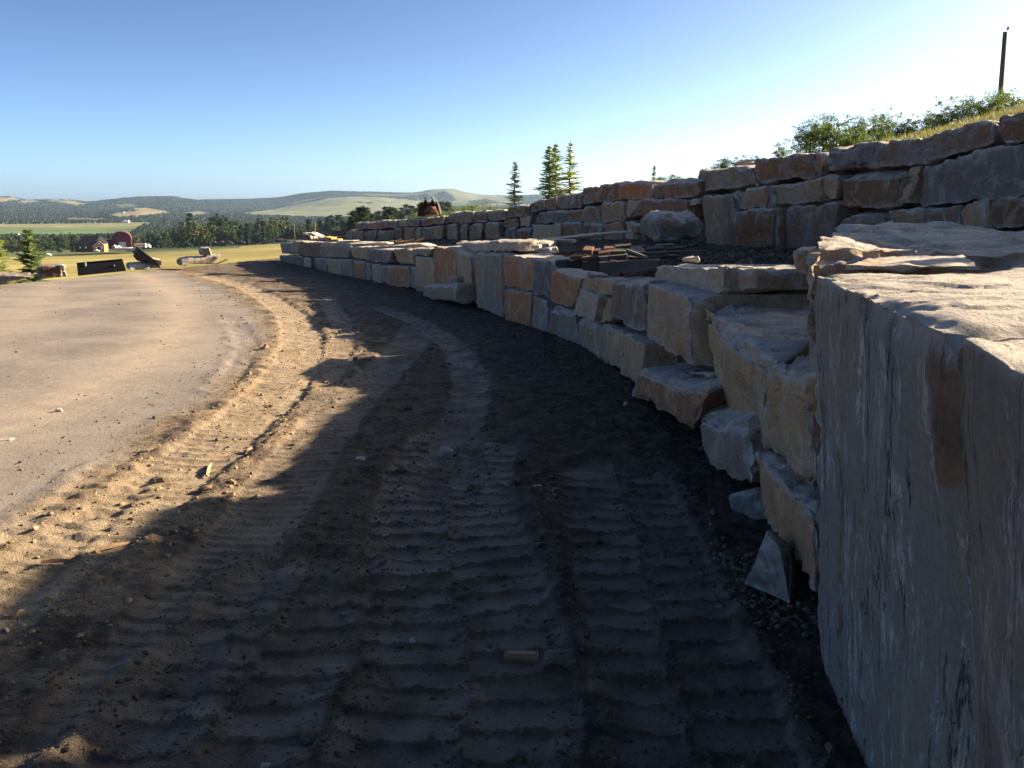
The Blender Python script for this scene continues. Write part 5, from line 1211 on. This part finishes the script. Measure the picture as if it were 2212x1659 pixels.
m = MB(); d0, d1 = B_(1682, 488), B_(1770, 404); m.box(((d0[0]+d1[0])/2, YB - .05, (d0[2]+d1[2])/2), (d1[0]-d0[0], .12, d1[2]-d0[2])); dr = m.put("door", M_DOOR, barn)
m = MB(); e0, e1 = B_(1776, 488), B_(1792, 420); m.box(((e0[0]+e1[0])/2, YB - .05, (e0[2]+e1[2])/2), (e1[0]-e0[0], .12, e1[2]-e0[2])); m.put("side_door", M_BARNROOF, barn)
house = thing("brick_house", "orange brick house with a big dark roof and a sunlit gable left of the barn", "house", tuple(B_(1270, 545)))
YH = 480.0
H_ = lambda x_, y_, d=0: at(*L8((x_, y_)), YH) + [0, d, 0]
m = MB(); a_, b_ = H_(1065, 548), H_(1310, 440); m.box(((a_[0]+b_[0])/2, YH + 5, (a_[2]+b_[2])/2), (b_[0]-a_[0], 10, b_[2]-a_[2])); wl_ = m.put("wall", M_SHADEBRICK, house)
m = MB(); gx0, gx1 = H_(1312, 545), H_(1465, 440); pk = H_(1405, 384); m.prism([gx0, np.array([gx1[0], YH, gx0[2]]), np.array([gx1[0], YH, gx1[2]]), pk, np.array([gx0[0], YH, H_(1312,462)[2]])], (-1.5, 8, 0)); m.put("gable_wall", M_BRICK, house)
m = MB(); r1, r2 = H_(1150, 322), H_(1345, 325); e1_, e2_ = H_(1055, 442), H_(1330, 445)
V = [e1_ + [0,-1,0], e2_ + [0,-1,0], e2_ + [1.5,11,0], e1_ + [0,11,0], r1 + [0,5,0], r2 + [0,5,0]]; m.add(V, [(0,1,5,4),(1,2,5),(2,3,4,5),(3,0,4)]); rr_ = m.put("roof", M_ROOF, house)
m = MB(); m.prism([H_(1308,466,-.3), H_(1405,378,-.3), H_(1405,368,-.3), H_(1300,455,-.3)], (-1.5, 8.5, 0)); m.prism([H_(1405,378,-.3), H_(1470,432,-.3), H_(1474,424,-.3), H_(1405,368,-.3)], (-1.5, 8.5, 0)); m.put("gable_roof", M_ROOF, house)
m = MB(); m.tube([H_(1308,470,-.5), H_(1405,386,-.5), H_(1468,440,-.5)], .16, 4); m.put("white_trim", M_WHITE, house)
m = MB(); c0 = H_(1297, 320, 4); m.box((c0[0], c0[1], c0[2]), (.9, .9, 1.8)); m.put("chimney", M_WHITE, rr_)
for (x0_, y0_, x1_, y1_), p_ in [((1350,470,1372,500), 0), ((1425,462,1445,500), 0), ((1120,470,1140,495), 0), ((1200,470,1222,495), 0), ((1385,478,1412,540), 1), ((1390,415,1412,440), 0)]:
    m = MB(); a_, b_ = H_(x0_, y1_), H_(x1_, y0_); m.box(((a_[0]+b_[0])/2, YH - .04, (a_[2]+b_[2])/2), (b_[0]-a_[0], .1, b_[2]-a_[2])); w_ = m.put("window" if not p_ else "door", M_WHITE if not p_ else M_ROOF, house)
    if not p_: m = MB(); m.box(((a_[0]+b_[0])/2, YH - .1, (a_[2]+b_[2])/2), ((b_[0]-a_[0])*.7, .06, (b_[2]-a_[2])*.75)); m.put("pane", M_GLASS, w_)
m = MB(); p_ = H_(1218, 402, -.9); m.box(tuple(p_), (1.0, .5, .6)); m.put("skylight", M_STEEL, rr_)
def vehicle(x0_, x1_, ybase, ytop_, Y, paint, label, kind="car", fx=L8):
    a_, b_ = at(*fx((x0_, ybase)), Y), at(*fx((x1_, ytop_)), Y); L_ = b_[0] - a_[0]; H = b_[2] - a_[2]
    t = thing("parked_" + kind, label, kind, ((a_[0] + b_[0]) / 2, Y, a_[2])); W = 1.9
    o_ = np.array(t.location); m = MB()
    if kind == "trailer":
        m.box((o_[0], Y + 1, a_[2] + H * .58), (L_, 2.2, H * .8), taper=.98); m.put("body", paint, t)
        for k in (-.2, .1, .3):
            m = MB(); m.box((o_[0] + L_ * k, Y - .12, a_[2] + H * .68), (L_ * .1, .05, H * .22)); m.put("window", M_GLASS, t)
    else:
        sil = [(-.5,.22),(.5,.22),(.5,.52),(.47,.6),(.25,.66),(.12,.98),(-.18,1.0),(-.24,.66),(-.5,.62)]
        m.prism([(o_[0] + L_ * u_, Y, a_[2] + H * v_) for u_, v_ in sil], (0, W, 0)); m.put("body", paint, t)
        m = MB(); m.prism([(o_[0] + L_ * u_, Y - .03, a_[2] + H * v_) for u_, v_ in [(-.2,.68),(.2,.68),(.1,.93),(-.16,.94)]], (0, .02, 0)); m.put("window", M_GLASS, t)
    for k in (-.3, .3):
        for s_ in (0, W):
            m = MB(); r_ = H * .19; c_ = (o_[0] + L_ * k, Y + s_, a_[2] + r_); m.tube([(c_[0], c_[1] - .12, c_[2]), (c_[0], c_[1] + .12, c_[2])], r_, 12); m.put("wheel", M_DKMET, t)
    return t
vehicle(1575, 1632, 496, 448, 498, M_WHITE, "white pickup parked left of the red barn door", "truck")
vehicle(1628, 1690, 490, 455, 500, M_WHITE, "white car parked close to the red barn door", "car")
vehicle(1900, 2050, 492, 428, 520, M_WHITE, "long white camper trailer right of the red barn", "trailer")
vehicle(2065, 2110, 496, 435, 522, M_WHITE, "small white van half hidden by a tree right of the camper trailer", "van")
vehicle(1312, 1385, 538, 515, 470, M_WHITE, "low white car parked before the brick gable", "car")
vehicle(600, 700, 598, 565, 470, M_WHITE, "pale car parked by the trees left of the brick house", "car")
M_CARBL = simple("dark_blue_car_paint", (0.03, 0.035, 0.05), .35, .2, 1, spec=.5); M_CARRD = simple("dull_red_car_paint", (0.12, 0.03, 0.025), .4, .2, 1, spec=.5)
for i, (x0_, x1_, mt, lab) in enumerate([(1650,1700,M_CARRD,"dull red car first in the shaded row under the poplars"),(1705,1760,M_CARRD,"dull red car second in the shaded row under the poplars"),(1765,1815,M_CARBL,"dark car in the middle of the shaded row under the poplars"),(1850,1915,M_CARBL,"dark car at the right end of the shaded row under the poplars")]):
    vehicle(x0_, x1_, 540 - (x0_ - 1650) * .03, 514 - (x0_ - 1650) * .02, 512, mt, lab, "car", L1)
blk = thing("concrete_wall", "low wall of grey concrete blocks in front of the red barn", "wall", tuple(B_(1850, 548, 485)))
for k in range(6):
    m = MB(); a_, b_ = B_(1780 + k * 24, 545, 485), B_(1803 + k * 24, 492, 485); m.box(((a_[0]+b_[0])/2, 486, (a_[2]+b_[2])/2), (b_[0]-a_[0], 1.5, b_[2]-a_[2])); m.put("block", M_CONC, blk)
m = MB(); a_, b_ = B_(1600, 525, 492), B_(1785, 490, 492); m.box(((a_[0]+b_[0])/2, 496, (a_[2]+b_[2])/2), (b_[0]-a_[0], 9, b_[2]-a_[2])); structure(m.put("yard_pad", M_CONC))
sh = thing("shed", "low dark red shed between the brick house and the barn", "shed", tuple(B_(1540, 495, 512)))
m = MB(); a_, b_ = B_(1490, 500, 512), B_(1590, 400, 512); m.box(((a_[0]+b_[0])/2, 515, (a_[2]+b_[2])/2), (b_[0]-a_[0], 6, b_[2]-a_[2])); m.put("wall", M_BARN, sh)
m = MB(); m.prism([a_ * [1,1,0] + [0,-.5,b_[2]], b_ + [0,-.5,0], b_ + [-.6,-.5,1.0], a_ * [1,1,0] + [.6,-.5,b_[2] + 1]], (0, 7, 0)); m.put("roof", M_ROOF, sh)
def farshed(px, py, wpx, hpx, Y, wall, roof, label):
    a_ = at(px, py, Y); s_ = Y / FPX; t = thing("farm_shed", label, "shed", tuple(a_)); W = wpx * s_; H = hpx * s_
    m = MB(); m.box((a_[0], Y + W * .3, a_[2] + H * .3), (W, W * .6, H * .6)); m.put("wall", wall, t)
    m = MB(); m.prism([(a_[0] - W * .55, Y - 1, a_[2] + H * .55), (a_[0] + W * .55, Y - 1, a_[2] + H * .55), (a_[0] + W * .35, Y + W * .2, a_[2] + H), (a_[0] - W * .35, Y + W * .2, a_[2] + H)], (0, W * .5, 0)); m.put("roof", roof, t)
farshed(272, 482, 12, 6, 2080, M_WHITE, M_WHITE, "tiny cream roofed shed at the far edge of the green field")
farshed(264, 461, 7, 4, 3150, M_WHITE, M_STEEL, "tiny white shed on the lower hillside above the green field")
farshed(35, 508, 8, 4, 1180, M_WHITE, M_STEEL, "small white shed showing between the trees behind the left spruce")
for i, (px, py, s_) in enumerate([(95,505,1),(140,500,.9),(165,508,.9)]): pass

# ------------------------------------------------------------------ small things lying on the ground
def rock(px, py, size, c, label, name="small_stone", cat="stone", flat=.6, rz=0.0, cell=None):
    p = on_ground(px, py); zz = gz(p[0], p[1]) - size * .12; ca, sa = math.cos(rz), math.sin(rz); w = size / 2; d = size * .38; h = size * flat
    q = lambda x_, y_, z_: (p[0] + x_ * ca - y_ * sa, p[1] + x_ * sa + y_ * ca, zz + z_)
    o = stone([q(-w,-d,0), q(w,-d,0), q(w*.8,-d*.7,h), q(-w*.7,-d*.7,h), q(-w,d,0), q(w,d,0), q(w*.7,d*.7,h), q(-w*.8,d*.7,h)], cell or size / 9, CC[c] if isinstance(c, str) else c, None, name, rad=size*.22, amp=size*.08, chip=size*.08, warp=size*.22, cuts=26, cutk=2.6, bed=0.0 if c in ('n', 'd') else .6)
    return tag(o, label, cat)
rock(778, 984, .07, (.36,.36,.36), "white rounded stone lying in the shaded tyre tracks", flat=.35)
rock(128, 892, .055, 'l', "pale square stone on the pad with a long shadow", rz=.3)
rock(167, 866, .03, 'l', "tiny pale stone on the pad behind the square one")
rock(12, 952, .13, 'n', "flat brown clod at the left edge of the pad", flat=.18)
rock(1352, 868, .06, 'l', "small white chip against the brown block at the wall foot", flat=.8)
rock(890, 1365, .035, (.36,.34,.32), "small white chip in the big tyre track left of the wood piece", flat=.8)
rock(573, 1626, .045, 'g', "grey pebble near the bottom edge of the picture", flat=.6)
rock(1160, 990+52, .07, 'v', "flat tan chip lying in the dark soil above the right tyre track", flat=.2)
rock(965, 965, .12, 'n', "dark clod standing in the middle of the curved tyre print", flat=.8)
rock(700, 540, .30, 'g', "loose stone", flat=.5) if False else None
def stick(px0, py0, px1, py1, r_, c, label, name="wood_splinter", cat="wood"):
    a_, b_ = on_ground(px0, py0), on_ground(px1, py1); a_[2] = gz(*a_[:2]) + r_; b_[2] = gz(*b_[:2]) + r_ * .8
    m = MB(); d = b_ - a_; n_ = np.array([-d[1], d[0], 0]); n_ /= np.linalg.norm(n_); h = np.array([0, 0, r_])
    mid = (a_ + b_) / 2 + n_ * r_ * .5
    V = [a_ - n_*r_, a_ + n_*r_*.6, a_ + h*1.2, mid - n_*r_*1.3, mid + n_*r_*1.1, mid + h*1.6, b_ - n_*r_*.5, b_ + n_*r_*.4, b_ + h*.8]
    m.add(V, [(0,3,5,2),(2,5,4,1),(0,1,4,3),(3,6,8,5),(5,8,7,4),(3,4,7,6),(0,2,1),(6,7,8)]); o = m.put(name, M_WOOD); o.color = (*c, 1); return tag(o, label, cat)
stick(445, 1018, 455, 990, .012, (.36,.26,.16), "upright pale wood splinter on the sunlit tyre path")
stick(205, 1178, 285, 1156, .010, (.32,.22,.13), "long thin wood splinter lying on the sunlit dirt")
stick(88, 1208, 160, 1200, .011, (.22,.14,.08), "dark wood splinter in the sunlit dirt at the left")
p0, p1 = on_ground(1088, 1402), on_ground(1165, 1398); zz = gz(*p0[:2]) + .004
m = MB(); m.box(((p0[0]+p1[0])/2, (p0[1]+p1[1])/2 + .02, zz + .008), (p1[0]-p0[0], .045, .028), rz=-.06, rx=.15)
o = m.put("wooden_offcut", M_WOOD); o.color = (.30,.17,.09,1); tag(o, "short brown wooden offcut with a pale top edge in the foreground tracks", "offcut"); bv = o.modifiers.new("b", 'BEVEL'); bv.width = .003
m = MB(); m.box(((p0[0]+p1[0])/2, (p0[1]+p1[1])/2 + .025, zz + .023), (p1[0]-p0[0]-.03, .015, .004), rz=-.06, rx=.15); oo = m.put("split_edge", M_WOOD, o); oo.color = (.42,.34,.25,1)
# pebbles, crumbs and clods
ICO_V = []; ph = (1 + 5 ** .5) / 2
for a_ in (-1, 1):
    for b_ in (-ph, ph): ICO_V += [(0, a_, b_), (a_, b_, 0), (b_, 0, a_)]
ICO_V = np.array(ICO_V, float) / np.hypot(1, ph)
from itertools import combinations
dmin = min(np.linalg.norm(ICO_V[i] - ICO_V[j]) for i, j in combinations(range(12), 2)) * 1.05
ICO_F = []
for i, j, k_ in combinations(range(12), 3):
    if all(np.linalg.norm(ICO_V[a_] - ICO_V[b_]) < dmin for a_, b_ in ((i, j), (j, k_), (i, k_))):
        n_ = np.cross(ICO_V[j] - ICO_V[i], ICO_V[k_] - ICO_V[i]); ICO_F.append((i, j, k_) if n_ @ ICO_V[i] > 0 else (i, k_, j))
ICO_F = np.array(ICO_F)
def scatter(name, label, cat, P, size, mat_, flat=(.4, .8), jag=.25, smooth=False, seed=1, kind_stuff=True):
    rg = np.random.default_rng(seed); n = len(P); s = size[:, None, None]
    V = np.repeat(ICO_V[None], n, 0) * (1 + jag * rg.normal(size=(n, 12, 1)))
    sc_ = np.stack([rg.uniform(.7, 1.3, n), rg.uniform(.6, 1.1, n), rg.uniform(*flat, n)], 1)[:, None, :]
    a_ = rg.uniform(0, 6.28, n); c_, s_ = np.cos(a_), np.sin(a_); V = V * sc_
    V = np.stack([V[..., 0] * c_[:, None] - V[..., 1] * s_[:, None], V[..., 0] * s_[:, None] + V[..., 1] * c_[:, None], V[..., 2]], 2) * s + P[:, None, :]
    F = (ICO_F[None] + (np.arange(n) * 12)[:, None, None]).reshape(-1, 3)
    o = put(name, V.reshape(-1, 3), F, mat_, None, smooth, origin=np.array([0, 5., 0])); return tag(stuff(o), label, cat)
def on_terrain(xx_, yy_):
    return ground_h(xx_, yy_)[0]
rg = np.random.default_rng(21)
def sample(n, y0, y1, xa=-.75, xb=.62, power=1.0):
    yy_ = y0 * (y1 / y0) ** rg.random(n); xx_ = yy_ * rg.uniform(xa, xb, n); return xx_, yy_
def wall_side(xx_, yy_):   # keep to the left of the lower wall
    return xx_ < np.interp(yy_, LOW[::-1, 1], LOW[::-1, 0]) - 0.02
# clods where the soil is churned
xx_, yy_ = sample(60000, 1.9, 15.0); z_, pad_, dd_, comp_, ins_ = ground_h(xx_, yy_)
cl_ = fbm(col3(xx_ * 1.6, yy_ * 1.6), 3, 201)
berm = np.zeros(len(xx_))
for pts, hw, *_r in TRK:
    d_, s_, l_ = poly_dist(xx_, yy_, pts); berm = np.maximum(berm, np.exp(-((np.abs(l_) - hw - .04) / .07) ** 2))
    if _r[3]: berm = np.maximum(berm, .8 * np.exp(-(l_ / .04) ** 2) * (d_ < hw))
prob = (1 - pad_) * np.clip(.04 + .8 * np.maximum(0, cl_ - .08) * (1 - .75 * ins_) + .45 * berm + .30 * BAR[0], 0, 1)
kp = (rg.random(len(xx_)) < prob) & wall_side(xx_, yy_) & (dd_ > 0)
sz_ = np.clip(rg.lognormal(math.log(.0045), .65, kp.sum()), .0018, .028) * np.interp(yy_[kp], [2, 5, 13], [.8, 1.2, 2.0])
dryk = (dd_[kp] < 1.15)
P_all = np.stack([xx_[kp], yy_[kp], z_[kp] + sz_ * .15], 1)
pass
scatter("soil_clods", "dark crumbly soil clods strewn along the tyre tracks", "soil clods", P_all[~dryk], sz_[~dryk], M_CLOD, (.5, .9), .25, seed=31)
scatter("soil_clods", "dry brown soil clods strewn beside the sunlit tyre path", "soil clods", P_all[dryk], sz_[dryk], M_DRYCLOD, (.5, .9), .25, seed=32)
# grit and gravel everywhere, lighter
xx_, yy_ = sample(30000, 1.9, 22.0); z_, pad_, dd_, comp_, ins_ = ground_h(xx_, yy_)
kp = (rg.random(len(xx_)) < (.03 + .30 * (dd_ > -.5) * (dd_ < 1.0) + .16 * (dd_ >= 1.0))) & wall_side(xx_, yy_)
sz_ = np.clip(rg.lognormal(math.log(.004), .5, kp.sum()), .0018, .015) * np.interp(yy_[kp], [2, 6, 22], [.8, 1.4, 2.6])
scatter("gravel", "loose grey gravel scattered over the track and the pad edge", "gravel", np.stack([xx_[kp], yy_[kp], z_[kp] + sz_ * .2], 1), sz_, M_PEBBLE, (.5, .9), .12, True, 33)
# rounded pebbles heaped at the wedge stone and the wall foot
pp = []
for (px, py, n, r_, s0, s1) in [(1585,1195,55,.15,.010,.024),(1640,1290,34,.12,.010,.022),(1720,1320,45,.12,.010,.024),(1560,1225,26,.16,.008,.02),(1745,1345,26,.10,.010,.022)]:
    c_ = on_ground(px, py)
    for _ in range(n):
        x_, y_ = c_[0] + rg.normal() * r_ * .6, c_[1] + rg.normal() * r_ * .8; s_ = rg.uniform(s0, s1)
        pp.append((x_, y_, gz(x_, y_) + s_ * .15 + .012 * rg.random(), s_))
pp = np.array(pp); scatter("pebbles", "mixed grey pebbles and rubble heaped around the triangular stone at the wall foot", "pebbles", pp[:, :3], pp[:, 3] * .85, M_RUBBLE, (.45, .85), .16, False, 34)
# gravel and earth lumps on the terrace
n = 9000; s1 = rg.random(n); s2 = rg.random(n); ia = (s1 * 260).astype(int) + 20; ib = (s2 ** 1.0 * 140).astype(int); idx_ = ia * 150 + ib
jx = rg.normal(size=n) * .05; jy = rg.normal(size=n) * .05
kp = fbm(col3(tx[idx_] * .9, ty[idx_] * .9), 2, 210) > -.05
near_ = np.interp(ty[idx_], [3, 8, 25], [.8, 1.2, 2.5])
sz_ = np.clip(rg.lognormal(math.log(.012), .5, n), .004, .045) * near_ ** .5
scatter("gravel", "coarse pale gravel spread over the dark terrace behind the lower wall", "gravel", np.stack([tx[idx_] + jx, ty[idx_] + jy, tz[idx_] + sz_ * .3], 1)[kp], sz_[kp], M_PEBBLE, (.5, .9), .15, False, 35)
pp = []
for (px, py, Y, n, r_) in [(1650,570,8.2,500,.55),(1690,600,7.2,260,.35),(1650,530,10.4,420,.9),(1560,538,11.5,300,.9)]:
    c_ = at(px, py, Y)
    for _ in range(n):
        x_, y_ = c_[0] + rg.normal() * r_ * .6, c_[1] + rg.normal() * r_ * .7; s_ = rg.lognormal(math.log(.022), .45); i_ = np.argmin((tx - x_) ** 2 + (ty - y_) ** 2)
        pp.append((x_, y_, tz[i_] + s_ * .4, s_))
pp = np.array(pp); scatter("soil_clods", "heaped dark earth lumps on the terrace behind the blue shaded stone top", "soil clods", pp[:, :3], pp[:, 3], M_CLOD, (.6, .9), .25, False, 36)

# ------------------------------------------------------------------ haze over the valley
hz = bpy.data.materials.new("haze"); hz.use_nodes = True; ht = hz.node_tree; ht.nodes.clear()
ho = ht.nodes.new('ShaderNodeOutputMaterial'); hv = ht.nodes.new('ShaderNodeVolumePrincipled')
hv.inputs['Color'].default_value = (0.42, 0.66, 1.0, 1); hv.inputs['Density'].default_value = 0.000045; hv.inputs['Anisotropy'].default_value = 0.35
ht.links.new(hv.outputs[0], ho.inputs['Volume'])
zlo, zhi = float(FZ.min()) - 3, float(FZ.max()) + 25
m = MB(); m.box((0, 0, (zlo + zhi) / 2), (40000, 19400, zhi - zlo)); o = m.put("haze", hz); stuff(o)
print("haze", zlo, zhi)
